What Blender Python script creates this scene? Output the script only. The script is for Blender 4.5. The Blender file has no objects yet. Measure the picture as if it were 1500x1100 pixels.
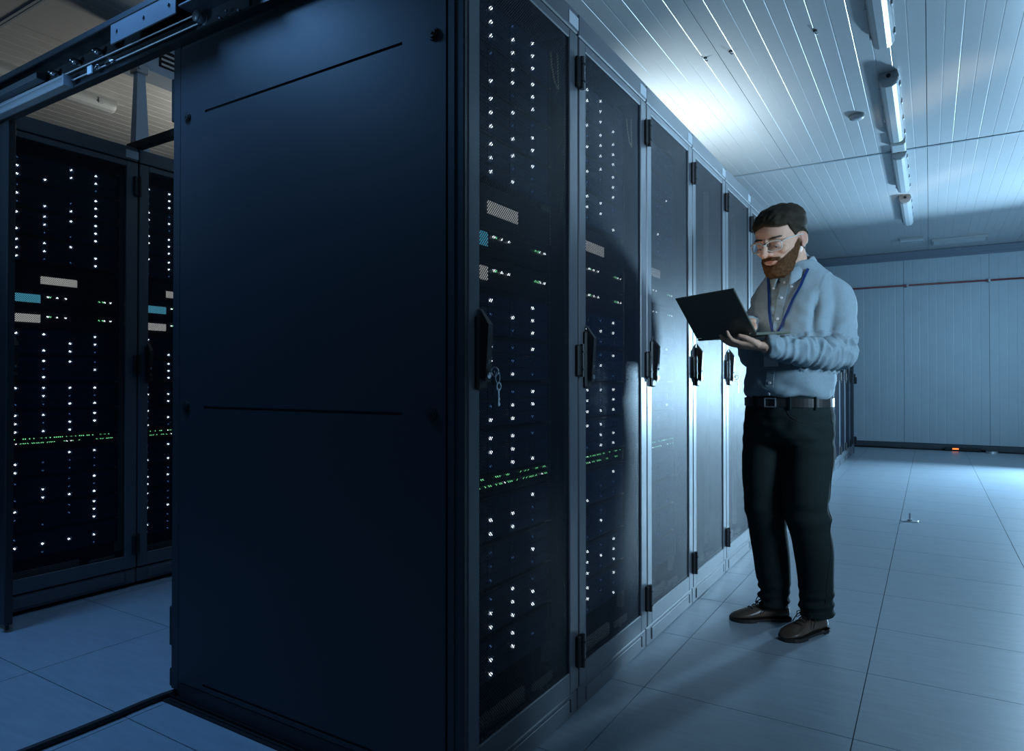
import bpy, bmesh, math, random
import numpy as np
from mathutils import Vector, Matrix, noise, Euler
from mathutils.bvhtree import BVHTree

random.seed(7)
SC = bpy.context.scene
COL = SC.collection
PI = math.pi
R = math.radians

# ------------------------------------------------------------------ camera, light, exposure
cd = bpy.data.cameras.new('camera')
cd.sensor_width = 36.0
cd.lens = 990.0 / 1500.0 * 36.0
cd.clip_start = 0.02
cam = bpy.data.objects.new('camera', cd)
COL.objects.link(cam)
cam.location = (0.955, -1.338, 1.05)
cam.rotation_euler = (PI / 2 + 0.0094, 0, 0.5539)
SC.camera = cam

SC.view_settings.view_transform = 'Standard'
SC.view_settings.look = 'None'
SC.view_settings.gamma = 1.0
SC.view_settings.use_curve_mapping = False
SC.view_settings.exposure = 0.0

w = bpy.data.worlds.new('world')
SC.world = w
w.use_nodes = True
w.node_tree.nodes['Background'].inputs[0].default_value = (0.02, 0.05, 0.09, 1)
w.node_tree.nodes['Background'].inputs[1].default_value = 0.2


def area(name, loc, target, size, power, color, size_y=None, spread=180):
    l = bpy.data.lights.new(name, 'AREA')
    l.energy = power
    l.color = color
    l.size = size
    if size_y:
        l.shape = 'RECTANGLE'
        l.size_y = size_y
    l.spread = R(spread)
    o = bpy.data.objects.new(name, l)
    COL.objects.link(o)
    o.location = loc
    d = Vector(target) - Vector(loc)
    o.rotation_euler = d.to_track_quat('-Z', 'Y').to_euler()
    return o


# the low work lamp at the far end of the aisle, right of the frame (rim light, long shadows)
area('far_aisle_lamp', (2.95, 9.25, 1.15), (-0.1, 2.0, 1.0), 0.45, 320, (0.43, 0.73, 1.0), spread=128)
# lamp standing in the cold aisle behind the row, washing the ceiling
area('cold_aisle_uplight', (-1.75, 3.5, 1.84), (-0.5, 3.9, 3.1), 0.22, 30, (0.78, 0.93, 1.0), spread=90)
# unseen warm fill added above the left cabinets to brighten the left ceiling
area('left_ceiling_fill', (-3.3, 2.4, 2.4), (-3.6, 1.6, 3.1), 0.5, 15, (1.0, 0.95, 0.84))
# lamp hung just in front of the aisle mouth, grazing the big side panel
area('panel_lamp', (-1.40, -0.36, 2.72), (-1.02, 0.0, 1.75), 0.22, 9.0, (0.17, 0.46, 1.0), spread=130)
area('left_floor_fill', (-2.3, -0.9, 3.05), (-2.2, -0.9, 0.0), 0.4, 11, (0.17, 0.46, 1.0), spread=110)  # unseen light added to fill the floor at the left
area('track_fill', (-2.7, -2.0, 1.5), (-1.9, 0.0, 2.2), 0.4, 2.5, (0.30, 0.62, 1.0), spread=50)  # unseen low fill added to lift the overhead door track
# key lamp at the right of the aisle, beside the camera's view of the man
area('right_key_lamp', (3.3, 0.35, 1.9), (0.45, 1.7, 1.40), 0.7, 16, (0.50, 0.75, 1.0), spread=60)
# unseen fill light added out of frame to brighten the back wall
area('wall_wash_fill', (3.9, 7.2, 2.0), (0.4, 11.1, 1.6), 0.7, 24, (0.40, 0.71, 1.0), spread=90)
# two narrow warm strips thrown on the ceiling right of the fixtures
area('warm_strip_lamp', (2.4, 2.2, 0.5), (1.0, 4.3, 3.1), 0.34, 0.30, (1.0, 0.80, 0.58), 0.75, 6)
area('warm_strip_lamp', (2.7, 4.4, 0.5), (0.98, 6.9, 3.1), 0.30, 0.26, (1.0, 0.82, 0.62), 0.75, 6)


# ------------------------------------------------------------------ helpers
def lin(c):
    return tuple(((v / 255) / 12.92 if v / 255 <= 0.04045 else ((v / 255 + 0.055) / 1.055) ** 2.4) for v in c)


def mat(name, col, rough=0.5, metal=0.0, spec=0.5, emit=None, estr=0.0, var=0.0, vscale=20.0, bump=0.0, bscale=200.0,
        trans=0.0, alpha=1.0, stretch=None, coat=0.0):
    m = bpy.data.materials.new(name)
    m.use_nodes = True
    nt = m.node_tree
    b = nt.nodes['Principled BSDF']
    b.inputs['Base Color'].default_value = (*col, 1)
    b.inputs['Roughness'].default_value = rough
    b.inputs['Metallic'].default_value = metal
    b.inputs['Specular IOR Level'].default_value = spec
    b.inputs['Transmission Weight'].default_value = trans
    b.inputs['Alpha'].default_value = alpha
    b.inputs['Coat Weight'].default_value = coat
    if emit:
        b.inputs['Emission Color'].default_value = (*emit, 1)
        b.inputs['Emission Strength'].default_value = estr
    if var or bump:
        tc = nt.nodes.new('ShaderNodeTexCoord')
        mp = nt.nodes.new('ShaderNodeMapping')
        nt.links.new(tc.outputs['Object'], mp.inputs[0])
        if stretch:
            mp.inputs['Scale'].default_value = stretch
    if var:
        n = nt.nodes.new('ShaderNodeTexNoise')
        n.inputs['Scale'].default_value = vscale
        n.inputs['Detail'].default_value = 5
        nt.links.new(mp.outputs[0], n.inputs['Vector'])
        r = nt.nodes.new('ShaderNodeMapRange')
        r.inputs['From Min'].default_value = 0.25
        r.inputs['From Max'].default_value = 0.75
        r.inputs['To Min'].default_value = 1 - var
        r.inputs['To Max'].default_value = 1 + var
        nt.links.new(n.outputs['Fac'], r.inputs['Value'])
        mx = nt.nodes.new('ShaderNodeVectorMath')
        mx.operation = 'SCALE'
        mx.inputs[0].default_value = col
        nt.links.new(r.outputs[0], mx.inputs['Scale'])
        nt.links.new(mx.outputs[0], b.inputs['Base Color'])
    if bump:
        n2 = nt.nodes.new('ShaderNodeTexNoise')
        n2.inputs['Scale'].default_value = bscale
        n2.inputs['Detail'].default_value = 3
        nt.links.new(mp.outputs[0], n2.inputs['Vector'])
        bp = nt.nodes.new('ShaderNodeBump')
        bp.inputs['Strength'].default_value = bump
        bp.inputs['Distance'].default_value = 0.002
        nt.links.new(n2.outputs['Fac'], bp.inputs['Height'])
        nt.links.new(bp.outputs[0], b.inputs['Normal'])
    return m


def perforated(name, col, pitch, hole, rough=0.45):
    """sheet steel punched with staggered round holes, in object coordinates (y across, z up)"""
    m = mat(name, col, rough=rough, spec=0.11)
    nt = m.node_tree
    N = nt.nodes
    L = nt.links
    b = N['Principled BSDF']
    out = N['Material Output']
    tc = N.new('ShaderNodeTexCoord')
    sp = N.new('ShaderNodeSeparateXYZ')
    L.new(tc.outputs['Object'], sp.inputs[0])

    def mth(op, a, c=None):
        n = N.new('ShaderNodeMath')
        n.operation = op
        for i, v in enumerate((a, c)):
            if v is None:
                continue
            if isinstance(v, (int, float)):
                n.inputs[i].default_value = v
            else:
                L.new(v, n.inputs[i])
        return n.outputs[0]
    ds = []
    for off in (0.0, 0.5):
        u = mth('SUBTRACT', mth('FRACT', mth('ADD', mth('DIVIDE', sp.outputs['Y'], pitch), off + 100)), 0.5)
        v = mth('SUBTRACT', mth('FRACT', mth('ADD', mth('DIVIDE', sp.outputs['Z'], pitch * 1.1), off + 100)), 0.5)
        u = mth('MULTIPLY', u, pitch)
        v = mth('MULTIPLY', v, pitch * 1.1)
        ds.append(mth('SQRT', mth('ADD', mth('MULTIPLY', u, u), mth('MULTIPLY', v, v))))
    d = mth('MINIMUM', ds[0], ds[1])
    h = mth('LESS_THAN', d, hole / 2)
    tr = N.new('ShaderNodeBsdfTransparent')
    mx = N.new('ShaderNodeMixShader')
    L.new(h, mx.inputs[0])
    L.new(b.outputs[0], mx.inputs[1])
    L.new(tr.outputs[0], mx.inputs[2])
    L.new(mx.outputs[0], out.inputs['Surface'])
    return m


class MB:
    """collects shapes into one mesh"""
    def __init__(self):
        self.bm = bmesh.new()

    def box(self, x0, x1, y0, y1, z0, z1, bev=0.0):
        r = bmesh.ops.create_cube(self.bm, size=1.0)
        vs = r['verts']
        for v in vs:
            v.co = Vector(((x0 + x1) / 2 + v.co.x * (x1 - x0), (y0 + y1) / 2 + v.co.y * (y1 - y0), (z0 + z1) / 2 + v.co.z * (z1 - z0)))
        if bev:
            es = list({e for v in vs for e in v.link_edges})
            bmesh.ops.bevel(self.bm, geom=es, offset=bev, segments=1, affect='EDGES', profile=0.5)
        return self

    def hexa(self, pts):
        vs = [self.bm.verts.new(p) for p in pts]
        for f in ((0, 3, 2, 1), (4, 5, 6, 7), (0, 1, 5, 4), (1, 2, 6, 5), (2, 3, 7, 6), (3, 0, 4, 7)):
            self.bm.faces.new([vs[i] for i in f])
        return self

    def tube(self, pts, rad, seg=10, cap=True, flat=None, up=None):
        """tube along points; rad a number or list; flat = second-axis factor (number or list)"""
        pts = [Vector(p) for p in pts]
        n = len(pts)
        rad = [rad] * n if isinstance(rad, (int, float)) else list(rad)
        fl = [1.0] * n if flat is None else ([flat] * n if isinstance(flat, (int, float)) else list(flat))
        t0 = (pts[1] - pts[0]).normalized()
        u = Vector(up) if up else (Vector((0, 0, 1)) if abs(t0.z) < 0.9 else Vector((1, 0, 0)))
        rings = []
        for i, p in enumerate(pts):
            t = (pts[min(i + 1, n - 1)] - pts[max(i - 1, 0)]).normalized()
            u = (u - t * u.dot(t))
            if u.length < 1e-6:
                u = t.orthogonal()
            u.normalize()
            s = t.cross(u)
            rings.append([self.bm.verts.new(p + s * (math.cos(a) * rad[i]) + u * (math.sin(a) * rad[i] * fl[i]))
                          for a in (2 * PI * k / seg for k in range(seg))])
        for a, b in zip(rings, rings[1:]):
            for k in range(seg):
                self.bm.faces.new((a[k], a[(k + 1) % seg], b[(k + 1) % seg], b[k]))
        if cap:
            self.bm.faces.new(rings[0][::-1])
            self.bm.faces.new(rings[-1])
        return self

    def cyl(self, p0, p1, r, seg=16, r2=None):
        return self.tube([p0, p1], [r, r if r2 is None else r2], seg)

    def loft(self, rings):
        """rings: lists of points, same length"""
        rr = [[self.bm.verts.new(p) for p in r] for r in rings]
        n = len(rr[0])
        for a, b in zip(rr, rr[1:]):
            for k in range(n):
                self.bm.faces.new((a[k], a[(k + 1) % n], b[(k + 1) % n], b[k]))
        self.bm.faces.new(rr[0][::-1])
        self.bm.faces.new(rr[-1])
        return self

    def ell(self, c, s, rot=None, seg=20, rings=12):
        r = bmesh.ops.create_uvsphere(self.bm, u_segments=seg, v_segments=rings, radius=1.0)
        M = Matrix.Translation(c) @ (rot.to_matrix().to_4x4() if rot else Matrix.Identity(4)) @ Matrix.Diagonal((*s, 1))
        for v in r['verts']:
            v.co = M @ v.co
        return self

    def mesh(self, name, m=None, smooth=False):
        bmesh.ops.recalc_face_normals(self.bm, faces=self.bm.faces)
        me = bpy.data.meshes.new(name)
        self.bm.to_mesh(me)
        self.bm.free()
        if m:
            me.materials.append(m)
        if smooth:
            me.polygons.foreach_set('use_smooth', [True] * len(me.polygons))
        return me

    def done(self, name, m, parent=None, smooth=False, loc=None):
        return place(self.mesh(name, m, smooth), name, parent, loc)


def place(me, name, parent=None, loc=None):
    o = bpy.data.objects.new(name, me)
    COL.objects.link(o)
    if parent:
        o.parent = parent
    if loc:
        o.location = loc
    return o


def tag(o, label=None, cat=None, group=None, kind=None):
    if label:
        o['label'] = label
    if cat:
        o['category'] = cat
    if group:
        o['group'] = group
    if kind:
        o['kind'] = kind
    return o


def thing(name, label, cat, loc=(0, 0, 0), rz=0.0, group=None):
    o = bpy.data.objects.new(name, None)
    o.empty_display_size = 0.05
    COL.objects.link(o)
    o.location = loc
    o.rotation_euler = (0, 0, rz)
    return tag(o, label, cat, group)


KIDS = {}


def copy_tree(o, parent=None):
    c = o.copy()
    COL.objects.link(c)
    if parent:
        c.parent = parent
    for ch in list(o.children):
        copy_tree(ch, c)
    return c


# ------------------------------------------------------------------ materials
M_FLOOR = mat('vinyl_tile', (0.31, 0.37, 0.425), rough=0.33, var=0.10, vscale=6, bump=0.05, bscale=60, stretch=(1, 7, 1))
M_JOINT = mat('floor_joint', (0.05, 0.06, 0.07), rough=0.8)
M_CEIL = mat('white_painted_panel', (0.52, 0.54, 0.55), rough=0.28, spec=0.5, var=0.04, vscale=1.5)
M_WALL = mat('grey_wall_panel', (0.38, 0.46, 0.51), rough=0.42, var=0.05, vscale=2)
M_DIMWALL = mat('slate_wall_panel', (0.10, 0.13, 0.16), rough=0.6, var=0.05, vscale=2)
M_SEAM = mat('panel_seam', (0.10, 0.12, 0.14), rough=0.6)
M_BLACK = mat('black_powder_coat', (0.022, 0.026, 0.030), rough=0.42, spec=0.5, bump=0.06, bscale=900)
M_PANEL = mat('side_panel_coat', (0.024, 0.030, 0.038), rough=0.50, spec=0.45, bump=0.08, bscale=900)
M_DARK = mat('matt_black', (0.010, 0.011, 0.013), rough=0.6, spec=0.3)
M_FRAME = mat('door_frame_coat', (0.100, 0.115, 0.135), rough=0.36, spec=0.45, bump=0.05, bscale=900)
M_MESH = perforated('perforated_sheet_steel', (0.012, 0.017, 0.029), 0.0085, 0.0050)
M_RUBBER = mat('black_rubber', (0.012, 0.013, 0.015), rough=0.5)
M_STEEL = mat('brushed_steel', (0.55, 0.57, 0.60), rough=0.28, metal=1.0)
M_ZINC = mat('galvanised_steel', (0.45, 0.48, 0.52), rough=0.45, metal=0.6)
M_GREYRAIL = mat('beige_plastic_channel', (0.56, 0.52, 0.43), rough=0.55)
M_LABEL = mat('paper_label', (0.55, 0.62, 0.68), rough=0.55)
M_CHASSIS = mat('server_chassis', (0.018, 0.022, 0.028), rough=0.4)
M_DRIVE = mat('drive_carrier', (0.020, 0.060, 0.150), rough=0.35, spec=0.5)
M_LEDW = mat('white_led', (0.8, 0.85, 0.9), emit=(0.86, 0.95, 1.0), estr=3.0)
M_LEDB = mat('dim_blue_led', (0.1, 0.2, 0.4), emit=(0.12, 0.32, 0.75), estr=0.5)
M_LEDG = mat('green_led', (0.1, 0.6, 0.3), emit=(0.25, 0.95, 0.42), estr=1.3)
M_LEDOFF = mat('unlit_led', (0.03, 0.05, 0.07), rough=0.3)
M_DISPW = mat('white_display', (0.6, 0.6, 0.58), emit=(0.80, 0.82, 0.80), estr=0.55)
M_DISPC = mat('cyan_display', (0.1, 0.4, 0.5), emit=(0.10, 0.46, 0.66), estr=0.75)
M_ORANGE = mat('orange_switch_lamp', (0.9, 0.2, 0.05), emit=(1.0, 0.18, 0.03), estr=2.0)
M_RED = mat('red_painted_pipe', (0.16, 0.030, 0.030), rough=0.45)
M_CLEAR = mat('frosted_diffuser', (0.44, 0.48, 0.50), rough=0.40, spec=0.3)
M_FIXT = mat('grey_fixture_body', (0.34, 0.37, 0.38), rough=0.45)
M_TUBE = mat('unlit_tube', (0.75, 0.76, 0.74), rough=0.3)
M_BLUEGREY = mat('blue_grey_enamel', (0.45, 0.56, 0.68), rough=0.4)
M_YELLOW = mat('yellow_cable_sheath', (0.80, 0.74, 0.36), rough=0.5)
M_VENT = mat('pale_vent_steel', (0.55, 0.56, 0.53), rough=0.5)
M_SHIRT = mat('blue_chambray', (0.215, 0.285, 0.320), rough=0.85, spec=0.2, var=0.12, vscale=260, bump=0.25, bscale=420)
M_TROUSER = mat('dark_green_cotton', (0.013, 0.021, 0.021), rough=0.9, spec=0.15, var=0.15, vscale=150, bump=0.2, bscale=300)
M_LEATHER = mat('brown_shoe_leather', (0.095, 0.062, 0.043), rough=0.34, spec=0.5, var=0.2, vscale=25, bump=0.05, bscale=150)
M_SOLE = mat('dark_shoe_sole', (0.020, 0.016, 0.014), rough=0.5)
M_LACE = mat('black_lace', (0.008, 0.008, 0.009), rough=0.8)
M_BELT = mat('black_belt_leather', (0.020, 0.020, 0.020), rough=0.45)
M_HAIR = mat('dark_brown_hair', (0.024, 0.020, 0.013), rough=0.8, spec=0.15, var=0.5, vscale=60, bump=0.6, bscale=160, stretch=(1, 0.25, 1))
M_BEARD = mat('brown_beard', (0.075, 0.036, 0.016), rough=0.9, spec=0.1, var=0.5, vscale=130, bump=0.8, bscale=260)
M_BROW = mat('brow_hair', (0.050, 0.032, 0.020), rough=0.6, var=0.4, vscale=200)
M_BLUE = mat('royal_blue_strap', (0.004, 0.026, 0.13), rough=0.5)
M_BUTTON = mat('white_button', (0.6, 0.63, 0.66), rough=0.3)
M_EYEW = mat('eye_white', (0.34, 0.31, 0.29), rough=0.2)
M_IRIS = mat('dark_iris', (0.02, 0.016, 0.012), rough=0.15)
M_GLASSFR = mat('clear_acetate_frame', (0.62, 0.62, 0.56), rough=0.15, spec=0.6, trans=0.35)
M_LENS = mat('spectacle_lens', (0.95, 0.97, 1.0), rough=0.02, trans=1.0)
M_LENS.node_tree.nodes['Principled BSDF'].inputs['IOR'].default_value = 1.08
M_LAPTOP = mat('dark_laptop_metal', (0.105, 0.118, 0.090), rough=0.38, metal=0.0, spec=0.5)
M_KEYS = mat('black_key', (0.01, 0.01, 0.012), rough=0.5)
M_SCREEN = mat('lit_screen', (0.2, 0.2, 0.2), emit=(1.0, 0.90, 0.78), estr=3.2)
M_SILVER = mat('laptop_edge_metal', (0.35, 0.38, 0.36), rough=0.3, metal=0.8)


def skin_mat():
    m = mat('skin', (0.52, 0.315, 0.225), rough=0.62, spec=0.25, var=0.08, vscale=60, bump=0.05, bscale=500)
    nt = m.node_tree
    b = nt.nodes['Principled BSDF']
    b.inputs['Subsurface Weight'].default_value = 0.08
    b.inputs['Subsurface Radius'].default_value = (0.01, 0.004, 0.002)
    at = nt.nodes.new('ShaderNodeAttribute')
    at.attribute_name = 'flush'
    mx = nt.nodes.new('ShaderNodeMix')
    mx.data_type = 'RGBA'
    src = b.inputs['Base Color'].links[0].from_socket
    nt.links.new(at.outputs['Fac'], mx.inputs['Factor'])
    nt.links.new(src, mx.inputs['A'])
    mx.inputs['B'].default_value = (0.36, 0.13, 0.10, 1)
    nt.links.new(mx.outputs['Result'], b.inputs['Base Color'])
    return m


M_SKIN = skin_mat()


def fray(m, scale, lo, hi):
    """hair thins out towards its border: strands break up where the 'edge' value is low"""
    nt = m.node_tree
    b = nt.nodes['Principled BSDF']
    at = nt.nodes.new('ShaderNodeAttribute')
    at.attribute_name = 'edge'
    tc = nt.nodes.new('ShaderNodeTexCoord')
    n = nt.nodes.new('ShaderNodeTexNoise')
    n.inputs['Scale'].default_value = scale
    n.inputs['Detail'].default_value = 2
    nt.links.new(tc.outputs['Object'], n.inputs['Vector'])
    ad = nt.nodes.new('ShaderNodeMath')
    ad.operation = 'MULTIPLY_ADD'
    nt.links.new(n.outputs['Fac'], ad.inputs[0])
    ad.inputs[1].default_value = 1.6
    nt.links.new(at.outputs['Fac'], ad.inputs[2])
    mr = nt.nodes.new('ShaderNodeMapRange')
    mr.inputs['From Min'].default_value = lo
    mr.inputs['From Max'].default_value = hi
    nt.links.new(ad.outputs[0], mr.inputs['Value'])
    nt.links.new(mr.outputs[0], b.inputs['Alpha'])


fray(M_BEARD, 420, 0.75, 1.75)
fray(M_HAIR, 420, 0.55, 1.45)
fray(M_BROW, 500, 0.55, 1.5)

# ------------------------------------------------------------------ room shell
XL, XR, YF, YB, H = -6.30, 4.30, -4.80, 11.10, 3.13
floor = tag(MB().box(XL - .1, XR + .1, YF - .1, YB + .1, -0.12, -0.006).done('floor', M_JOINT), kind='structure')
# raised-floor tiles
TX, TY = 0.644, 0.527
tile_me = MB().box(0.0015, TX - 0.0015, 0.0015, TY - 0.0015, -0.006, 0.0).mesh('floor_tile', M_FLOOR)
xs = [0.1128 + TX * k for k in range(-8, 7)]
n_t = 0
far_tiles = MB()
for i, x0 in enumerate(xs):
    for j in range(-8, 22):
        y0 = 0.888 + TY * (j - 1)
        if y0 + TY > YB or y0 < YF:
            continue
        vis = (x0 > -0.6 and y0 > -1.2 and y0 < 7.0) or (x0 <= -0.6 and -1.0 < y0 < 1.7)
        if vis:
            place(tile_me, 'floor_tile', floor, (x0, y0, 0))
            n_t += 1
        else:
            far_tiles.box(x0 + .0015, x0 + TX - .0015, y0 + .0015, y0 + TY - .0015, -0.006, 0.0)
tag(far_tiles.done('far_floor_tiles', M_FLOOR, floor), kind='stuff')

ceiling = tag(MB().box(XL - .1, XR + .1, YF - .1, YB + .1, H + 0.004, H + 0.12).done('ceiling', M_SEAM), kind='structure')
PW = 1.115


def ribbed(width, length, nrib, depth, gw, thick):
    """panel lying in xy, face down (-z at z=0), grooves along y"""
    prof = [(0.002, 0.0)]
    step = width / nrib
    for k in range(1, nrib):
        c = k * step
        d = depth if k % 2 else depth * 0.6
        prof += [(c - gw / 2, 0), (c - gw / 5, d), (c + gw / 5, d), (c + gw / 2, 0)]
    prof += [(width - 0.002, 0.0), (width - 0.002, thick), (0.002, thick)]
    mb = MB()
    a = [mb.bm.verts.new((x, 0.002, z)) for x, z in prof]
    b = [mb.bm.verts.new((x, length - 0.002, z)) for x, z in prof]
    n = len(prof)
    for k in range(n):
        mb.bm.faces.new((a[k], a[(k + 1) % n], b[(k + 1) % n], b[k]))
    mb.bm.faces.new(a[::-1])
    mb.bm.faces.new(b)
    return mb


CY = [YF, 0.41, 5.60, YB]
for j in range(3):
    me = ribbed(PW, CY[j + 1] - CY[j], 12, 0.0022, 0.008, 0.02).mesh('ceiling_panel', M_CEIL)
    for k in range(-6, 4):
        x0 = -0.17 + PW * k
        if x0 + PW < XL or x0 > XR:
            continue
        place(me, 'ceiling_panel', ceiling, (x0, CY[j], H - 0.016))
for k, y in enumerate(CY[1:3]):
    tag(MB().box(XL, XR, y - 0.016, y - 0.002, H - 0.022, H - 0.0165).box(XL, XR, y + 0.004, y + 0.016, H - 0.022, H - 0.0165)
        .done('trim_%d' % (k + 1), M_WALL), kind='structure')

wall_back = tag(MB().box(XL - .1, XR + .1, YB + 0.0, YB + 0.12, -0.1, H + .1).done('wall_back', M_SEAM), kind='structure')
me = ribbed(PW, H - 0.11, 10, 0.002, 0.014, 0.02).mesh('wall_panel', M_WALL)
for k in range(-6, 4):
    x0 = 0.605 + PW * k
    if x0 > XR - 0.2:
        continue
    o = place(me, 'wall_panel', wall_back, (x0 + 0, YB - 0.02, 0.09))
    o.rotation_euler = (PI / 2, 0, 0)
    o.rotation_euler = Euler((R(90), 0, 0))
    o.scale = (1, 1, -1)
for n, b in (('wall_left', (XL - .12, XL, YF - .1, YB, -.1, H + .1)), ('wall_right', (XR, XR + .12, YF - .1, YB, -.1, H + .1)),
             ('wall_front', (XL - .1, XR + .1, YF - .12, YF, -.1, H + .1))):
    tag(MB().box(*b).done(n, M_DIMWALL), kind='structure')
tag(MB().box(XL, XR, YB - 0.055, YB - 0.021, H - 0.11, H - 0.022).box(XL, XR, YB - 0.035, YB - 0.021, H - 0.15, H - 0.11)
    .done('trim_3', mat('cove_trim', (0.16, 0.20, 0.25), rough=0.4)), kind='structure')
tag(MB().box(XL, XR, YB - 0.045, YB - 0.0205, 0.0, 0.085, 0.004).done('baseboard_back', mat('dark_base', (0.05, 0.065, 0.08), rough=0.5)), kind='structure')
# red pipe on the back wall
t = thing('fire_pipe', 'thin dark red pipe running level along the far wall', 'pipe', (0, YB - 0.06, 2.575))
MB().cyl((XL + 0.05, 0, 0), (XR - 0.05, 0, 0), 0.014, 12).done('pipe_run', M_RED, t, True)
for x in (-2.2, -0.6, 0.66, 1.72, 3.0):
    MB().box(x - 0.014, x + 0.014, -0.016, 0.034, -0.03, 0.02, 0.002).done('pipe_clip', M_ZINC, t)

# ------------------------------------------------------------------ cabinets
CW, CD, CH = 0.612, 1.20, 2.235       # pitch, depth, height; front at x = 0, facing +x


def side_ridge():
    pass


def make_cabinet(label):
    c = thing('server_cabinet', label, 'server cabinet')
    mb = MB()
    # carcass: four posts, back, roof and floor pans, inner side skins
    g = 0.003
    mb.box(-CD, -0.025, g, 0.012, 0.075, 2.16)
    mb.box(-CD, -0.025, CW - 0.012, CW - g, 0.075, 2.16)
    mb.box(-CD, -CD + 0.012, g, CW - g, 0.075, 2.16)
    mb.box(-CD, -0.025, g, CW - g, 0.075, 0.09)
    mb.box(-0.12, -0.025, 0.012, 0.045, 0.075, 2.16)
    mb.box(-0.12, -0.025, CW - 0.030, CW - 0.012, 0.075, 2.16)
    mb.done('carcass', M_DARK, c)
    mb = MB()
    mb.box(-CD, 0.0, g, CW - g, 2.164, CH, 0.004)
    mb.done('roof', M_FRAME, c)
    mb = MB()
    mb.box(-CD, -0.006, g, CW - g, 0.0, 0.072, 0.003)
    mb.box(-0.007, -0.002, 0.06, CW - 0.06, 0.012, 0.060, 0.002)
    mb.box(-0.007, -0.0005, CW - 0.055, CW - 0.050, 0.02, 0.060)
    mb.done('plinth', M_FRAME, c)
    # door
    mb = MB()
    y0, y1, z0, z1 = 0.004, CW - 0.004, 0.078, 2.159
    mb.box(-0.022, 0.0, y0, 0.054, z0, z1, 0.003)
    mb.box(-0.022, 0.0, 0.549, y1, z0, z1, 0.003)
    mb.box(-0.022, -0.0006, 0.052, 0.551, z0, 0.145, 0.003)
    mb.box(-0.022, -0.0006, 0.052, 0.551, 2.130, z1, 0.003)
    d = mb.done('door', M_FRAME, c)
    mb = MB()
    mb.box(-0.0072, -0.006, 0.050, 0.553, 0.140, 2.134)
    mb.done('perforated_sheet', M_MESH, d)
    for z in (2.037, 1.118, 0.198):
        mb = MB()
        mb.box(0.0, 0.014, CW - 0.028, CW + 0.006, z - 0.05, z + 0.05, 0.004)
        mb.cyl((0.014, CW - 0.002, z - 0.052), (0.014, CW - 0.002, z + 0.052), 0.008, 10)
        mb.cyl((0.017, CW - 0.002, z - 0.030), (0.017, CW - 0.002, z - 0.026), 0.0085, 10)
        mb.cyl((0.017, CW - 0.002, z + 0.026), (0.017, CW - 0.002, z + 0.030), 0.0085, 10)
        mb.done('hinge', M_RUBBER, d)
    # swing handle: dished base plate, lever with rounded end, lock barrel
    mb = MB()
    mb.box(0.0, 0.012, 0.030, 0.072, 1.030, 1.215, 0.005)
    mb.hexa([(0.010, 0.040, 1.062), (0.026, 0.040, 1.050), (0.026, 0.064, 1.050), (0.010, 0.064, 1.062),
             (0.010, 0.040, 1.205), (0.034, 0.042, 1.192), (0.034, 0.062, 1.192), (0.010, 0.064, 1.205)])
    mb.hexa([(0.010, 0.040, 1.205), (0.034, 0.042, 1.192), (0.034, 0.062, 1.192), (0.010, 0.064, 1.205),
             (0.004, 0.044, 1.232), (0.008, 0.046, 1.228), (0.008, 0.058, 1.228), (0.004, 0.060, 1.232)])
    h = mb.done('handle', M_RUBBER, d)
    MB().cyl((0.024, 0.052, 1.066), (0.0295, 0.052, 1.066), 0.008, 14).cyl((0.020, 0.052, 1.085), (0.0300, 0.052, 1.105), 0.004, 8).done('lock', M_STEEL, d)
    # inside, right of the machines: slotted cable channel
    mb = MB()
    mb.box(-0.105, -0.085, 0.552, 0.590, 0.16, 2.10)
    for k in range(42):
        z = 0.18 + k * 0.0455
        mb.box(-0.086, -0.080, 0.556, 0.560, z, z + 0.028)
        mb.box(-0.086, -0.080, 0.584, 0.588, z, z + 0.028)
    mb.done('cable_channel', M_GREYRAIL, c)
    mb = MB()
    mb.box(-0.100, -0.094, 0.016, 0.056, 0.12, 2.10)
    for k in range(60):
        z = 0.14 + k * 0.0325
        mb.box(-0.0945, -0.092, 0.030, 0.042, z, z + 0.012)
    mb.done('mounting_rail', M_VENT, c)
    # vent plate and latch at the bottom
    mb = MB()
    mb.box(-0.062, -0.052, 0.075, 0.36, 0.122, 0.165)
    for k in range(26):
        mb.box(-0.052, -0.049, 0.082 + k * 0.0105, 0.088 + k * 0.0105, 0.127, 0.160)
    mb.done('bottom_vent', M_VENT, c)
    mb = MB()
    mb.box(-0.06, -0.05, 0.41, 0.53, 0.128, 0.150, 0.003)
    mb.cyl((-0.05, 0.43, 0.139), (-0.036, 0.43, 0.139), 0.010, 12)
    mb.box(-0.050, -0.040, 0.445, 0.50, 0.134, 0.144)
    mb.done('base_latch', M_VENT, c)
    mb = MB()
    mb.box(0.0, 0.0012, 0.545, 0.610, 2.176, 2.216)
    o = mb.done('label_strip', M_LABEL, c)
    tag(o, 'pale label strip')
    return c


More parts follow.
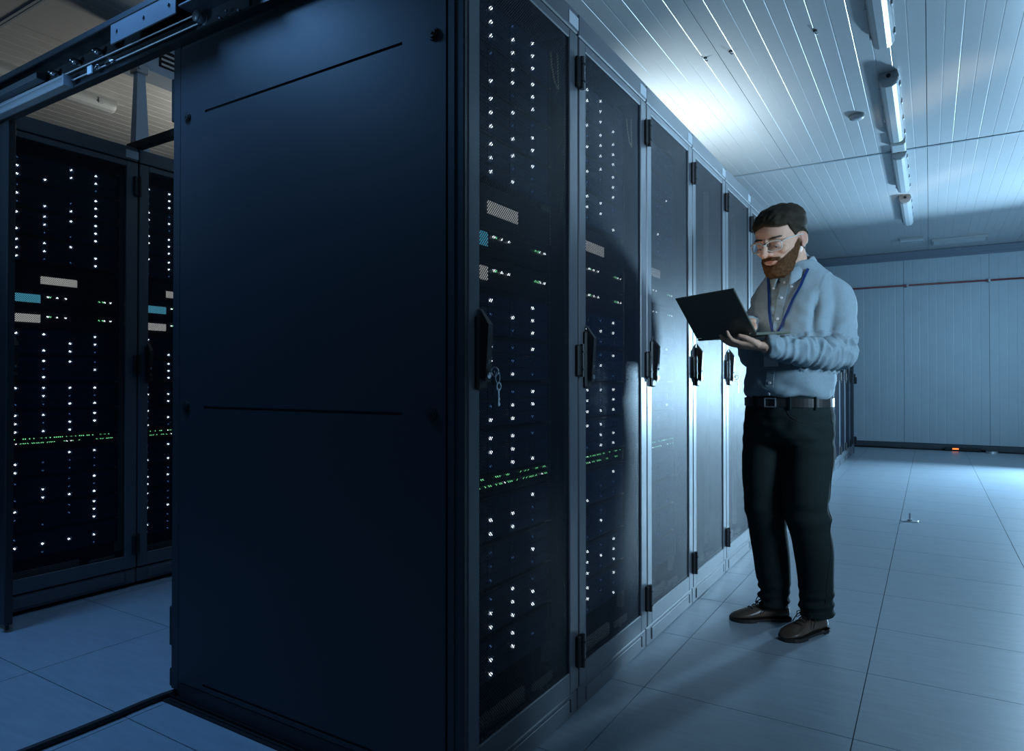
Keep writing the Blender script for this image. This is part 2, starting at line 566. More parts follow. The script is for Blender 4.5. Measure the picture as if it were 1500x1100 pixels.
ORD = ['first', 'second', 'third', 'fourth', 'fifth', 'sixth', 'seventh', 'eighth', 'ninth', 'tenth', 'eleventh', 'twelfth',
       'thirteenth', 'fourteenth', 'fifteenth', 'last']
WHERE = ['nearest the camera', 'second from the near corner', 'third, left of the laptop', 'fourth, behind the laptop',
         'fifth, with keys hanging at its handle', 'sixth, partly hidden by the man']
cab0 = make_cabinet('x')
NR = 16
cabs = []
for i in range(NR):
    o = cab0 if i == 0 else copy_tree(cab0)
    o.location = (0, i * CW, 0)
    if i < 6:
        o['label'] = 'black mesh-door server cabinet of the main row, ' + WHERE[i]
    elif i == NR - 1:
        o['label'] = 'black cabinet ending the main row, nearest the far wall'
    else:
        o['label'] = 'black mesh-door cabinet past the man, %s from the near corner of the row' % ORD[i]
    o['group'] = 'server cabinets of the main row'
    cabs.append(o)
left_cabs = []
for i in range(3):
    o = copy_tree(cab0)
    o.location = (-2.52, i * CW, 0.02)
    o['label'] = 'dark mesh-door server cabinet across the cold aisle, ' + ('nearest the open door', 'second from the open door', 'mostly hidden behind the big side panel')[i]
    o['group'] = 'server cabinets across the cold aisle'
    left_cabs.append(o)

# end panel of the main row (its parts belong to the nearest cabinet)
c = cabs[0]
mb = MB()
# vertical frame edges
mb.box(-CD, -1.158, -0.0135, 0.002, 0.03, 2.20, 0.003)
mb.box(-0.050, -0.0, -0.0135, 0.002, 0.03, 2.235, 0.003)
mb.box(-1.158, -0.05, -0.012, 0.002, 0.0, 0.060, 0.002)
mb.box(-1.158, -0.05, -0.012, 0.002, 2.155, 2.235, 0.002)
mb.box(-0.047, -0.028, -0.016, -0.013, 0.03, 2.15)
mb.done('end_frame', M_PANEL, c)
# big removable panel with two pressed grooves (built as strips so that the grooves are real)
mb = MB()
px0, px1, pz0, pz1 = -1.154, -0.054, 0.064, 2.151
gx0, gx1 = -1.023, -0.194
D = 0.010
zs = [pz0]
for gz in (0.082, 0.968, 1.920):
    zs += [gz - 0.004, gz + 0.004]
zs.append(pz1)
for a, b in zip(zs[0::2], zs[1::2]):
    mb.box(px0, px1, -0.016, -0.002, a, b)
for gz in (0.082, 0.968, 1.920):
    mb.box(px0, gx0, -0.016, -0.002, gz - 0.004, gz + 0.004)
    mb.box(gx1, px1, -0.016, -0.002, gz - 0.004, gz + 0.004)
    mb.box(gx0, gx1, -0.011, -0.002, gz - 0.004, gz + 0.004)
bmesh.ops.remove_doubles(mb.bm, verts=mb.bm.verts, dist=1e-5)
sp = mb.done('side_panel', M_PANEL, c)
for x, z in ((-1.117, 1.920), (-0.095, 1.918), (-1.117, 0.970), (-0.097, 0.970)):
    mb = MB()
    mb.cyl((x, -0.0155, z), (x, -0.020, z), 0.0165, 22)
    mb.cyl((x, -0.0195, z), (x, -0.023, z), 0.0115, 18)
    mb.cyl((x, -0.0225, z), (x, -0.025, z), 0.004, 10)
    mb.done('quarter_turn_fastener', M_RUBBER, sp)
# door stop blocks at the rear edge of the panel
mb = MB()
mb.box(-1.216, -1.198, -0.012, 0.02, 1.925, 2.07, 0.003)
mb.done('rear_hinge', M_RUBBER, c)
mb = MB()
mb.box(-1.214, -1.198, -0.012, 0.02, 0.17, 0.30, 0.003)
mb.box(-1.212, -1.198, -0.012, 0.02, 0.035, 0.095, 0.003)
mb.done('rear_hinge', M_RUBBER, c)
# end cap of the main row at the far end
mb = MB()
mb.box(-CD, 0.0, CW, CW + 0.018, 0.0, 2.235, 0.003)
mb.box(0.0, 0.04, CW - 0.03, CW + 0.016, 1.02, 1.12, 0.003)
mb.box(0.0, 0.035, CW - 0.03, CW + 0.016, 0.14, 0.24, 0.003)
mb.done('end_panel', M_BLACK, cabs[-1])

# ------------------------------------------------------------------ machines in the cabinets
UY0, UY1 = 0.075, 0.549
FX = -0.070
ch_me = MB()
ch_me.box(-0.80, FX - 0.004, UY0 + 0.012, UY1 - 0.020, 0.0, 0.121)
ch_me.box(FX - 0.006, FX + 0.004, UY0 - 0.012, UY0 + 0.002, 0.0, 0.121, 0.002)
ch_me.box(FX - 0.006, FX + 0.004, UY1 - 0.014, UY1, 0.0, 0.121, 0.002)
ch_me.box(FX - 0.004, FX + 0.003, UY0 + 0.002, UY1 - 0.014, 0.1165, 0.121)
ch_me = ch_me.mesh('chassis', M_CHASSIS)
dw, dh = 0.1135, 0.0365
dr = MB()
dr.box(FX - 0.02, FX, 0.001, dw - 0.001, 0.001, dh - 0.001, 0.0015)
dr.box(FX, FX + 0.003, 0.020, dw - 0.006, 0.006, dh - 0.006, 0.002)
dr.box(FX, FX + 0.0045, 0.022, 0.034, 0.008, dh - 0.008, 0.001)
dr_me = dr.mesh('drive', M_DRIVE)
led_on = MB().cyl((FX, 0, 0), (FX + 0.0055, 0, 0), 0.0046, 10).mesh('status_light', M_LEDW)
led_dim = MB().cyl((FX, 0, 0), (FX + 0.0045, 0, 0), 0.0032, 8).mesh('status_light', M_LEDB)
led_off = MB().cyl((FX, 0, 0), (FX + 0.0040, 0, 0), 0.0030, 8).mesh('status_light', M_LEDOFF)
STORE_TOP = [2.075, 1.95, 1.825, 1.70]
STORE_MID = [1.27, 1.145, 1.018, 0.892]
STORE_LOW = [0.707, 0.58, 0.453, 0.326]


def storage(base, ztop, label, group, lit):
    u = thing('storage_unit', label, 'storage server', (base[0], base[1], base[2] + ztop - 0.0915), 0, group)
    place(ch_me, 'chassis', u)
    for r in range(3):
        z = 0.0005 + dh * (2 - r) + 0.0015 * (2 - r)
        for k in range(4):
            y = UY0 + 0.004 + k * 0.1145
            d = place(dr_me, 'drive', u, (0, y, z))
            q = random.random()
            me = led_on if q < lit else (led_dim if q < lit + (1 - lit) * 0.7 else led_off)
            place(me, 'status_light', d, (0, 0.0115, dh / 2))
    return u


def server(base, z, label, group, disp):
    u = thing('rack_server', label, 'rack server', (base[0], base[1], base[2] + z - 0.045), 0, group)
    mb = MB()
    mb.box(-0.80, FX - 0.002, UY0 + 0.012, UY1 - 0.020, 0.0, 0.088)
    mb.box(FX - 0.006, FX + 0.004, UY0 - 0.012, UY0 + 0.002, 0.0, 0.088, 0.002)
    mb.box(FX - 0.006, FX + 0.004, UY1 - 0.014, UY1, 0.0, 0.088, 0.002)
    mb.box(FX - 0.006, FX + 0.002, UY0 + 0.004, UY1 - 0.016, 0.003, 0.018, 0.001)
    mb.box(FX - 0.006, FX + 0.002, UY0 + 0.004, UY1 - 0.016, 0.070, 0.085, 0.001)
    mb.box(FX - 0.004, FX + 0.001, 0.27, 0.37, 0.026, 0.044, 0.001)
    mb.done('chassis', M_CHASSIS, u)
    MB().box(FX, FX + 0.004, 0.084, 0.190, 0.024, 0.062, 0.001).done('display', disp, u)
    for y, m in ((0.218, M_LEDW), (0.228, M_LEDG), (0.258, M_LEDW), (0.296, M_LEDW), (0.450, M_LEDG), (0.468, M_LEDG), (0.476, M_LEDW), (0.505, M_LEDW)):
        MB().box(FX, FX + 0.004, y, y + 0.007, 0.052, 0.058).done('status_light', m, u)
    return u


def blank(base, z, label, group):
    u = thing('blanking_panel', label, 'rack panel', (base[0], base[1], base[2] + z - 0.045), 0, group)
    MB().box(FX - 0.03, FX, UY0 - 0.01, UY1, 0.0, 0.105, 0.002).box(FX - .002, FX + .002, UY0 + .02, UY1 - .03, 0.006, 0.012).done('faceplate', M_CHASSIS, u)
    MB().box(FX, FX + 0.003, 0.190, 0.350, 0.027, 0.063, 0.001).done('display', M_DISPW, u)
    return u


def switch(base, z, label, group):
    u = thing('network_switch', label, 'network switch', (base[0], base[1], base[2] + z - 0.03), 0, group)
    mb = MB()
    mb.box(-0.45, FX - 0.003, UY0 + 0.004, UY1 - 0.016, 0.0, 0.056)
    mb.box(FX - 0.006, FX + 0.003, UY0 - 0.012, UY1, 0.0, 0.005)
    mb.box(FX - 0.006, FX + 0.003, UY0 - 0.012, UY1, 0.051, 0.056)
    for k in range(24):
        y = UY0 + 0.008 + k * 0.0185
        mb.box(FX - 0.004, FX, y, y + 0.013, 0.009, 0.022)
        mb.box(FX - 0.004, FX, y, y + 0.013, 0.030, 0.043)
    mb.done('chassis', M_CHASSIS, u)
    mb = MB()
    mw = MB()
    for k in range(24):
        y = UY0 + 0.009 + k * 0.0185
        for zz in (0.0235, 0.0445):
            for dy in (0.0, 0.008):
                q = random.random()
                if q < 0.42:
                    mb.box(FX, FX + 0.003, y + dy, y + dy + 0.005, zz, zz + 0.004)
                elif q < 0.47:
                    mw.box(FX, FX + 0.003, y + dy, y + dy + 0.005, zz, zz + 0.004)
    tag(mb.done('port_light', M_LEDG, u), 'small green port lights', kind='stuff')
    tag(mw.done('port_light', M_LEDW, u), 'small white port lights', kind='stuff')
    return u


def fill(base, cabname, lit):
    names = ['topmost', 'second', 'third', 'fourth']
    for zs_, sect in ((STORE_TOP, 'upper stack'), (STORE_MID, 'middle stack'), (STORE_LOW, 'lowest stack')):
        for k, z in enumerate(zs_):
            l = lit if sect != 'lowest stack' else lit * 0.55
            storage(base, z, '%s drive shelf of the %s in the %s' % (names[k], sect, cabname), 'drive shelves in the cabinets', l)
    blank(base, 1.528, 'blank black panel with white plate in the %s' % cabname, 'blank panels with white plates')
    server(base, 1.440, 'black server with cyan display in the %s' % cabname, 'slim servers with displays', M_DISPC)
    server(base, 1.347, 'black server with white display in the %s' % cabname, 'slim servers with displays', M_DISPW)
    switch(base, 0.770, 'switch with rows of green lights in the %s' % cabname, 'network switches')


fill((0, 0, 0), 'nearest cabinet of the main row', 0.60)
fill((0, CW, 0), 'second cabinet of the main row', 0.60)
fill((0, 2 * CW, 0), 'third cabinet of the main row', 0.06)
fill((-2.52, 0, 0), 'first cabinet across the cold aisle', 0.62)
fill((-2.52, CW, 0), 'second cabinet across the cold aisle', 0.62)

# hidden strip fills added behind the left door stile to light rails and drives
for x, y in ((0, 0), (0, CW), (-2.52, 0), (-2.52, CW)):
    area('cabinet_strip_fill', (x - 0.030, y + 0.030, 1.10), (x - 0.10, y + 0.075, 1.10), 0.020, 0.35, (0.75, 0.88, 1.0), 1.9)

# loops of yellowish cable behind the upper right of two doors
for i, nm in enumerate(('nearest', 'second')):
    y = 0.50 + i * CW
    t = thing('cable_loop', 'thin yellowish cable loop hanging behind the mesh of the %s cabinet door' % nm, 'cable', (-0.03, y, 2.0), 0, 'thin cable loops behind the doors')
    MB().tube([(0, -.02, .06), (0, -.012, .02), (0, 0.006, -.02), (0, 0.03, -.035), (0, .028, 0.01), (0, .024, .075)], 0.0022, 6).done('cable_run', M_YELLOW, t, True)


# keys
def keys(loc, label):
    t = thing('key_bunch', label, 'keys', loc, 0, 'keys hanging at door handles')
    MB().box(0, 0.012, -0.001, 0.001, -0.002, 0.002).tube([(0.012 + 0.011 * math.cos(a), 0.000, 0.011 * math.sin(a)) for a in [k * PI / 6 for k in range(13)]], 0.002, 6).done('lock_key', M_STEEL, t)
    MB().tube([(0.020, 0.002 + 0.010 * math.cos(a), -0.014 + 0.014 * math.sin(a)) for a in [k * PI / 7 for k in range(15)]], 0.0011, 6).done('ring', M_STEEL, t)
    MB().tube([(0.021, 0.004 + 0.009 * math.cos(a), -0.036 + 0.009 * math.sin(a)) for a in [k * PI / 6 for k in range(13)]], 0.0026, 6).box(0.0195, 0.0225, 0.001, 0.0065, -0.085, -0.044).box(0.0195, 0.0225, 0.0065, 0.010, -0.083, -0.076).box(0.0195, 0.0225, 0.0065, 0.009, -0.070, -0.064).done('spare_key', M_STEEL, t)
    return t


keys((0.031, 0.055, 1.075), 'steel keys hanging from the handle lock of the nearest cabinet door')
keys((0.031, 4 * CW + 0.055, 1.075), 'steel keys hanging from a handle lock behind the laptop, beside the man')

# ------------------------------------------------------------------ sliding door gear over the aisle mouth
t = thing('sliding_door_track', 'long black overhead track with rails and belt across the aisle mouth', 'door track', (-1.2, 0, 2.17))
mb = MB()
mb.box(-2.5, 1.05, -0.030, -0.014, 0.0, 0.118)
mb.box(-2.5, 1.05, -0.105, -0.014, 0.112, 0.120)
mb.box(-2.5, 1.05, -0.108, -0.100, 0.098, 0.120, 0.002)
mb.box(-2.5, 1.05, -0.045, -0.014, -0.008, 0.0)
mb.box(-2.5, 1.05, -0.034, -0.029, 0.040, 0.048)
mb.done('channel', M_BLACK, t)
mb = MB()
mb.tube([(-1.25, -0.05, 0.060), (0.19, -0.05, 0.046)], 0.0028, 6)
mb.tube([(-1.25, -0.05, 0.022), (0.19, -0.05, 0.014)], 0.0028, 6)
mb.done('belt', M_ZINC, t)
mb = MB()
mb.cyl((0.200, -0.064, 0.030), (0.200, -0.036, 0.030), 0.014, 20)
mb.cyl((0.200, -0.066, 0.030), (0.200, -0.062, 0.030), 0.017, 20)
mb.cyl((0.200, -0.038, 0.030), (0.200, -0.030, 0.030), 0.017, 20)
mb.done('pulley', M_ZINC, t, True)
mb = MB()
mb.box(0.16, 0.42, -0.100, -0.032, 0.052, 0.060, 0.002)
mb.box(0.16, 0.42, -0.036, -0.030, 0.0, 0.060)
mb.done('bracket_plate', M_FRAME, t)
mb = MB()
mb.box(-0.22, 0.16, -0.106, -0.100, 0.030, 0.112, 0.002)
for x in (-0.18, -0.02, 0.12):
    mb.cyl((x, -0.106, 0.07), (x, -0.110, 0.07), 0.006, 10)
mb.done('fascia_plate', M_FRAME, t)
mb = MB()
mb.box(-1.22, -0.60, -0.075, -0.040, -0.004, 0.026, 0.002)
mb.box(-1.22, -0.60, -0.082, -0.075, 0.020, 0.028, 0.001)
mb.box(-0.606, -0.598, -0.080, -0.036, -0.008, 0.034, 0.001)
mb.done('carriage_bar', M_ZINC, t)
mb = MB()
mb.box(-1.30, -0.82, -0.075, -0.040, 0.072, 0.096, 0.002)
mb.done('upper_rail', M_FRAME, t)
for x, z in ((-0.74, 0.092), (-0.575, 0.096), (-0.415, 0.092), (-0.30, 0.09)):
    MB().cyl((x, -0.060, z - .01), (x, -0.030, z - .01), 0.012, 12).cyl((x, -0.068, z - .01), (x, -0.060, z - .01), 0.006, 10).done('roller', M_STEEL if x < -0.4 else M_RUBBER, t, True)
MB().box(-0.455, -0.425, -0.066, -0.060, 0.000, 0.030, 0.001).done('tag_plate', M_LABEL, t)
mb = MB()
mb.tube([(-0.60, -0.055, 0.083), (-0.57, -0.055, 0.088), (-0.55, -0.055, 0.078), (-0.59, -0.055, 0.068)], 0.002, 6)
mb.tube([(-0.42, -0.058, 0.016), (-0.40, -0.058, 0.028), (-0.385, -0.058, 0.018), (-0.40, -0.058, 0.010)], 0.002, 6)
mb.tube([(-0.34, -0.058, 0.014), (-0.315, -0.058, 0.020), (-0.29, -0.058, 0.012)], 0.005, 8)
mb.done('belt_clip', M_STEEL, t, True)
for x, z in ((0.39, -0.004), (0.30, -0.002), (0.33, 0.012)):
    MB().cyl((x, -0.046, z + .004), (x, -0.054, z + .004), 0.005, 10).done('bolt', M_STEEL, t, True)
for k in range(16):
    MB().cyl((-2.4 + k * 0.16, -0.100, 0.108), (-2.4 + k * 0.16, -0.100, 0.111), 0.004, 8).done('bolt', M_RUBBER, t)

t = thing('sliding_door', 'black sliding door leaf pushed open at the left of the aisle mouth', 'door', (-2.33, -0.03, 0.03))
MB().box(-0.045, 0.0, -0.018, 0.014, 0.0, 2.12, 0.004).done('edge_profile', M_BLACK, t)
MB().box(-1.10, -0.046, -0.014, 0.010, 0.03, 2.12, 0.003).done('leaf', M_BLACK, t)
MB().cyl((-0.02, 0, -0.022), (-0.02, 0, 0.004), 0.007, 10).done('floor_guide_pin', M_RUBBER, t)

t = thing('floor_guide_rail', 'black screwed floor rail along the foot of the big side panel', 'floor rail', (-1.204, 0, 0))
mb = MB()
mb.box(0.0, 1.19, -0.045, -0.019, 0.0, 0.005, 0.001)
mb.box(0.0, 1.19, -0.022, -0.0195, 0.0, 0.014)
mb.box(0.03, 1.19, -0.034, -0.031, 0.004, 0.008)
mb.done('rail', M_DARK, t)
for k in range(9):
    MB().cyl((0.02 + 0.14 * k, -0.027 if k else -0.034, 0.004), (0.02 + 0.14 * k, -0.027 if k else -0.034, 0.0066), 0.0035, 10).done('screw', M_STEEL, t)

o = MB().tube([(-1.17, 0.045, 0.011), (-1.200, 0.012, 0.011), (-1.208, -0.04, 0.011), (-1.211, -0.10, 0.011), (-1.207, -0.185, 0.011), (-1.208, -0.30, 0.011),
               (-1.213, -0.42, 0.011), (-1.222, -0.62, 0.011), (-1.24, -0.9, 0.011)], 0.0105, 10).done('floor_cable', M_RUBBER, None, True)
tag(o, 'thick black cable lying across the floor from the corner of the big side panel', 'cable')

t = thing('aisle_cross_beam', 'black beam spanning the cold aisle at cabinet-top height', 'beam', (-1.2, 0.62, 2.235))
MB().box(-1.42, 0.0, -0.02, 0.02, 0.022, 0.062, 0.003).done('beam', M_BLACK, t)
MB().box(-0.03, 0.03, -0.03, 0.03, 0.0, 0.022, 0.002).done('foot', M_BLACK, t)
MB().box(-0.40, -0.22, -0.0235, -0.0195, 0.030, 0.050, 0.001).done('label_plate', M_LABEL, t)

t = thing('overhead_trunking', 'blue-grey metal trunking with a slotted grille under the left ceiling', 'trunking', (-2.9, 0.78, 2.865))
mb = MB()
mb.box(-0.16, 0.0, 0.0, 3.6, 0.0, 0.20, 0.004)
mb.box(-0.165, 0.006, 0.0, 3.6, -0.006, 0.008, 0.002)
mb.done('duct', M_BLUEGREY, t)
mb = MB()
mb.box(0.0, 0.004, 0.16, 0.27, 0.045, 0.150)
mb.done('grille_frame', M_DARK, t)
for k in range(3):
    MB().box(0.004, 0.008, 0.172, 0.258, 0.056 + k * 0.030, 0.068 + k * 0.030).done('grille_slat', M_TUBE, t)
for y in (0.5, 3.2):
    MB().box(-0.10, -0.06, y, y + 0.03, 0.19, H - 2.865 - 0.016).done('hanger', M_ZINC, t)
t = thing('support_post', 'pale blue steel post rising from the left cabinets to the trunking', 'post', (-2.9, 0.82, 2.255))
MB().hexa([(-0.012, -0.045, 0), (0.05, -0.045, 0), (0.05, 0.045, 0), (-0.012, 0.045, 0), (-0.010, -0.022, 0.56), (0.03, -0.022, 0.56), (0.03, 0.022, 0.56), (-0.010, 0.022, 0.56)]).done('post', M_BLUEGREY, t)
MB().box(-0.03, 0.045, -0.035, 0.035, 0.555, 0.606, 0.004).cyl((0.045, -0.02, 0.58), (0.055, -0.02, 0.58), 0.009, 10).done('bracket', M_ZINC, t)


# ------------------------------------------------------------------ ceiling fixtures
def make_fixture(label, L):
    t = thing('ceiling_light', label, 'ceiling light')
    z = -0.016
    mb = MB()
    a = [(-0.052, z), (0.052, z), (0.060, z - 0.030), (0.060, z - 0.044), (-0.060, z - 0.044), (-0.060, z - 0.030)]
    mb.loft([[(x, 0.0, zz) for x, zz in a], [(x, L, zz) for x, zz in a]])
    mb.done('housing', M_FIXT, t)
    mb = MB()
    pr_ = [(0.057, -0.044), (0.057, -0.058), (0.044, -0.082), (0.020, -0.094), (-0.020, -0.094), (-0.044, -0.082), (-0.057, -0.058), (-0.057, -0.044)]
    rings = []
    for y, s in ((0.004, 0.80), (0.022, 0.98), (0.04, 1.0), (L - 0.04, 1.0), (L - 0.022, 0.98), (L - 0.004, 0.80)):
        rings.append([(x * (0.6 + 0.4 * s), y, z - 0.044 + (zz + 0.044) * s) for x, zz in pr_])
    mb.loft(rings)
    mb.done('diffuser', M_CLEAR, t)
    for x in (-0.061, 0.061):
        for k in range(4):
            y = 0.12 + k * (L - 0.24) / 3
            MB().box(x - 0.006, x + 0.006, y - 0.016, y + 0.016, z - 0.062, z - 0.026, 0.003).done('clip', M_ZINC, t)
    for y0 in (-0.004, L - 0.003):
        MB().cyl((0.0, y0, z - 0.026), (0.0, y0 + 0.007, z - 0.026), 0.014, 14).cyl((0.0, y0 - 0.003, z - 0.026), (0.0, y0 + 0.010, z - 0.026), 0.006, 10).done('cable_gland', M_RUBBER, t)
    return t


fx0 = make_fixture('unlit tube fixture on the right ceiling, nearest the camera, cut by the top edge', 1.28)
fx0.location = (0.730, 1.95, H)
fx0['group'] = 'unlit tube fixtures on the ceiling'
for y, lab in ((3.79, 'unlit clear tube fixture on the right ceiling, second from the camera'),
               (5.53, 'unlit clear tube fixture just beyond the ceiling cross seam'),
               (7.28, 'unlit clear tube fixture farthest away near the back wall')):
    o = copy_tree(fx0)
    o.location = (0.730, y, H)
    o['label'] = lab
o = copy_tree(fx0)
o.location = (-4.16, 0.06, H)
o['label'] = 'unlit tube fixture on the left ceiling, seen past the overhead door track'

t = thing('junction_box', 'small cream box on the ceiling between two tube fixtures', 'box', (0.735, 5.17, H))
MB().box(-0.055, 0.055, 0, 0.24, -0.085, -0.016, 0.006).done('housing', mat('cream_plastic', (0.55, 0.54, 0.50), rough=0.4), t)
MB().box(-0.045, 0.045, 0.02, 0.22, -0.089, -0.085, 0.002).done('lid', M_CLEAR, t)
t = thing('smoke_detector', 'round white smoke detector on the ribbed ceiling left of the fixtures', 'smoke detector', (0.483, 4.5, H))
MB().loft([[(r * math.cos(a), r * math.sin(a), z) for a in [2 * PI * k / 28 for k in range(28)]] for r, z in ((0.052, -0.016), (0.055, -0.030), (0.050, -0.042), (0.036, -0.052), (0.012, -0.055))]).done('dome', M_CLEAR, t, True)
MB().cyl((0, 0, -0.0155), (0, 0, -0.024), 0.060, 28).done('base_ring', M_FIXT, t)
for x, y, lab in ((0.391, 2.958, 'small dark screw hook in the ceiling, rightmost of the near three'), (-0.093, 2.946, 'small dark screw hook in the ceiling, middle of the near three'),
                  (-0.252, 2.952, 'small dark screw hook in the ceiling, leftmost of the near three')):
    t = thing('ceiling_hook', lab, 'hook', (x, y, H - 0.016), 0, 'small hooks in the ceiling')
    MB().cyl((0, 0, 0.002), (0, 0, -0.006), 0.012, 10).done('plate', M_RUBBER, t)
    MB().tube([(0, 0, -0.004), (0, 0, -0.016), (0.008, 0, -0.024), (0.016, 0, -0.020)], 0.004, 6).done('shank', M_STEEL, t)
t = thing('exit_luminaire', 'small unlit box lamp on the ceiling before the back wall', 'ceiling light', (0.74, 9.9, H))
MB().box(-0.15, 0.15, -0.05, 0.05, -0.040, -0.016, 0.004).done('housing', M_FIXT, t)
MB().box(-0.145, 0.145, -0.045, 0.045, -0.075, -0.040, 0.006).done('diffuser', M_CLEAR, t)
t = thing('ceiling_grille', 'wide flat grille unit on the ceiling by the back wall', 'vent', (0.98, 10.15, H))
MB().box(0, 0.68, 0, 0.34, -0.055, -0.016, 0.006).done('frame', M_FIXT, t)
for k in range(5):
    MB().box(0.03, 0.65, 0.03 + k * 0.06, 0.07 + k * 0.06, -0.060, -0.054).done('slat', M_CLEAR, t)
t = thing('ceiling_sensor', 'small pale box on the ceiling above the head of the man', 'sensor', (-0.56, 8.2, H))
MB().box(-0.09, 0.09, -0.06, 0.06, -0.05, -0.016, 0.006).done('housing', M_CLEAR, t)
MB().cyl((0.02, 0, -0.049), (0.02, 0, -0.062), 0.028, 16).done('lens', M_FIXT, t)

# ------------------------------------------------------------------ by the back wall
t = thing('power_strip', 'black power strip with orange lamp on the floor by the far wall', 'power strip', (1.14, 10.98, 0))
MB().box(0, 0.46, -0.03, 0.03, 0.0, 0.055, 0.006).done('case', M_RUBBER, t)
MB().box(0.10, 0.18, -0.032, -0.028, 0.020, 0.042, 0.002).done('switch', M_ORANGE, t)
for k in range(4):
    MB().cyl((0.22 + k * 0.06, 0, 0.054), (0.22 + k * 0.06, 0, 0.058), 0.020, 14).done('socket', M_DARK, t)
o = MB().tube([(-0.6, 11.02, .012), (-0.2, 10.96, .012), (0.3, 11.0, .012), (0.8, 10.93, .012), (1.05, 10.96, .014), (1.145, 10.98, .025)], 0.012, 8).done('power_cable', M_RUBBER, None, True)
tag(o, 'black cable running along the far wall left of the power strip', 'cable')
o = MB().tube([(1.595, 10.98, .025), (1.75, 10.95, .014), (2.1, 10.9, .012), (2.8, 10.94, .012), (3.6, 10.98, .012)], 0.012, 8).done('power_cable', M_RUBBER, None, True)
tag(o, 'black cable running along the far wall right of the power strip', 'cable')
t = thing('floor_grommet', 'small dark round grommet on the floor right of the power strip', 'grommet', (1.72, 10.78, 0))
MB().cyl((0, 0, 0), (0, 0, 0.035), 0.075, 20, 0.070).done('ring', M_ZINC, t)
MB().cyl((0, 0, 0.033), (0, 0, 0.040), 0.055, 20).done('cap', M_RUBBER, t)
t = thing('floor_pin', 'small pale pin standing on a grey plate in the aisle floor', 'floor fitting', (0.82, 4.59, 0))
MB().box(-0.055, 0.055, -0.045, 0.045, 0.0, 0.004, 0.001).done('plate', M_ZINC, t)
MB().cyl((0, 0, 0.003), (0, 0, 0.014), 0.018, 14).cyl((0, 0, 0.012), (0, 0, 0.060), 0.006, 10).done('pin', M_LABEL, t)


# ------------------------------------------------------------------ the man
MAN = thing('person', 'bearded man in blue shirt and dark trousers standing with open laptop', 'person', (0.43, 1.74, 0), R(161.7))


def remesh(me, voxel, smooth_it=4, fac=0.5):
    tmp = bpy.data.objects.new('tmp', me)
    COL.objects.link(tmp)
    m = tmp.modifiers.new('r', 'REMESH')
    m.mode = 'VOXEL'
    m.voxel_size = voxel
    if smooth_it:
        s = tmp.modifiers.new('s', 'SMOOTH')
        s.iterations = smooth_it
        s.factor = fac
    dg = bpy.context.evaluated_depsgraph_get()
    out = bpy.data.meshes.new_from_object(tmp.evaluated_get(dg))
    bpy.data.objects.remove(tmp)
    return out


def coords(me):
    a = np.empty(len(me.vertices) * 3)
    me.vertices.foreach_get('co', a)
    return a.reshape(-1, 3)


def normals(me):
    a = np.empty(len(me.vertices) * 3)
    me.vertices.foreach_get('normal', a)
    return a.reshape(-1, 3)


def setco(me, a):
    me.vertices.foreach_set('co', np.ascontiguousarray(a).ravel())
    me.update()


def smoothshade(me):
    me.polygons.foreach_set('use_smooth', [True] * len(me.polygons))


def sell(cx, cy, z, a, b, n=2.3, seg=36, bf=None):
    """super-ellipse ring; b back half depth, bf front half depth"""
    out = []
    for k in range(seg):
        t_ = 2 * PI * k / seg
        c, s = math.cos(t_), math.sin(t_)
        x = a * math.copysign(abs(c) ** (2 / n), c)
        bb = (bf if (bf is not None and s > 0) else b)
        y = bb * math.copysign(abs(s) ** (2 / n), s)
        out.append(Vector((cx + x, cy + y, z)))
    return out


# head frame
HS = 1.16
HM = Matrix.Translation((0.0, 0.035, 1.655)) @ Matrix.Rotation(R(-5), 4, 'Z') @ Matrix.Rotation(R(-19), 4, 'X') @ Matrix.Diagonal((HS, HS, HS * 0.945, 1))
HMi = HM.inverted()


def hp(x, y, z):
    return HM @ Vector((x, y, z))


def hand(mb, W, d, n, s, curls, thumb, L=1.0):
    """wrist W, finger direction d, palm normal n, thumb side s; curls: per finger 3 bends"""
    W, d, n, s = Vector(W), Vector(d).normalized(), Vector(n), Vector(s)
    n = (n - d * n.dot(d)).normalized()
    s = (s - d * s.dot(d) - n * s.dot(n)).normalized()
    mb.tube([W - d * .04, W - d * 0.01, W + d * 0.02, W + d * 0.05, W + d * 0.085, W + d * 0.098], [0.026, 0.027, 0.032, 0.040, 0.042, 0.036], 16, True,
            [0.75, 0.68, 0.52, 0.40, 0.34, 0.26], up=n)
    mb.ell(W + d * 0.038 + s * 0.022 + n * 0.007, (0.016, 0.026, 0.014), Matrix((s, d, n)).transposed().to_euler())
    for k, (off, ln, r) in enumerate(((0.030, 0.072, 0.0088), (0.010, 0.080, 0.0092), (-0.010, 0.075, 0.0088), (-0.029, 0.060, 0.0078))):
        p = W + d * (0.082 - abs(off - 0.008) * 0.18) + s * off * L
        dd = (d + s * off * 1.2).normalized()
        pts = [p - dd * 0.012, p + dd * 0.012]
        ang = 0
        q = pts[-1]
        for seg, c in zip((0.46, 0.30, 0.24), curls[k]):
            ang += c
            v = dd * math.cos(ang) + n * math.sin(ang)
            q = q + v * ln * seg
            pts.append(q)
        mb.tube(pts, [r * 1.05, r * 1.08, r, r * 0.94, r * 0.72], 10)
        mb.ell(pts[-1], (r * 0.78,) * 3, None, 10, 8)
    p = W + d * 0.022 + s * 0.024
    pts = [p] + [p + d * a * 1 + s * b + n * c for a, b, c in thumb]
    mb.tube(pts, [0.0135, 0.0125, 0.0108, 0.0088][:len(pts)], 10)
    mb.ell(pts[-1], (0.0085,) * 3, None, 10, 8)


# --- body: torso, legs, arms, neck, head and hands as one surface
mb = MB()
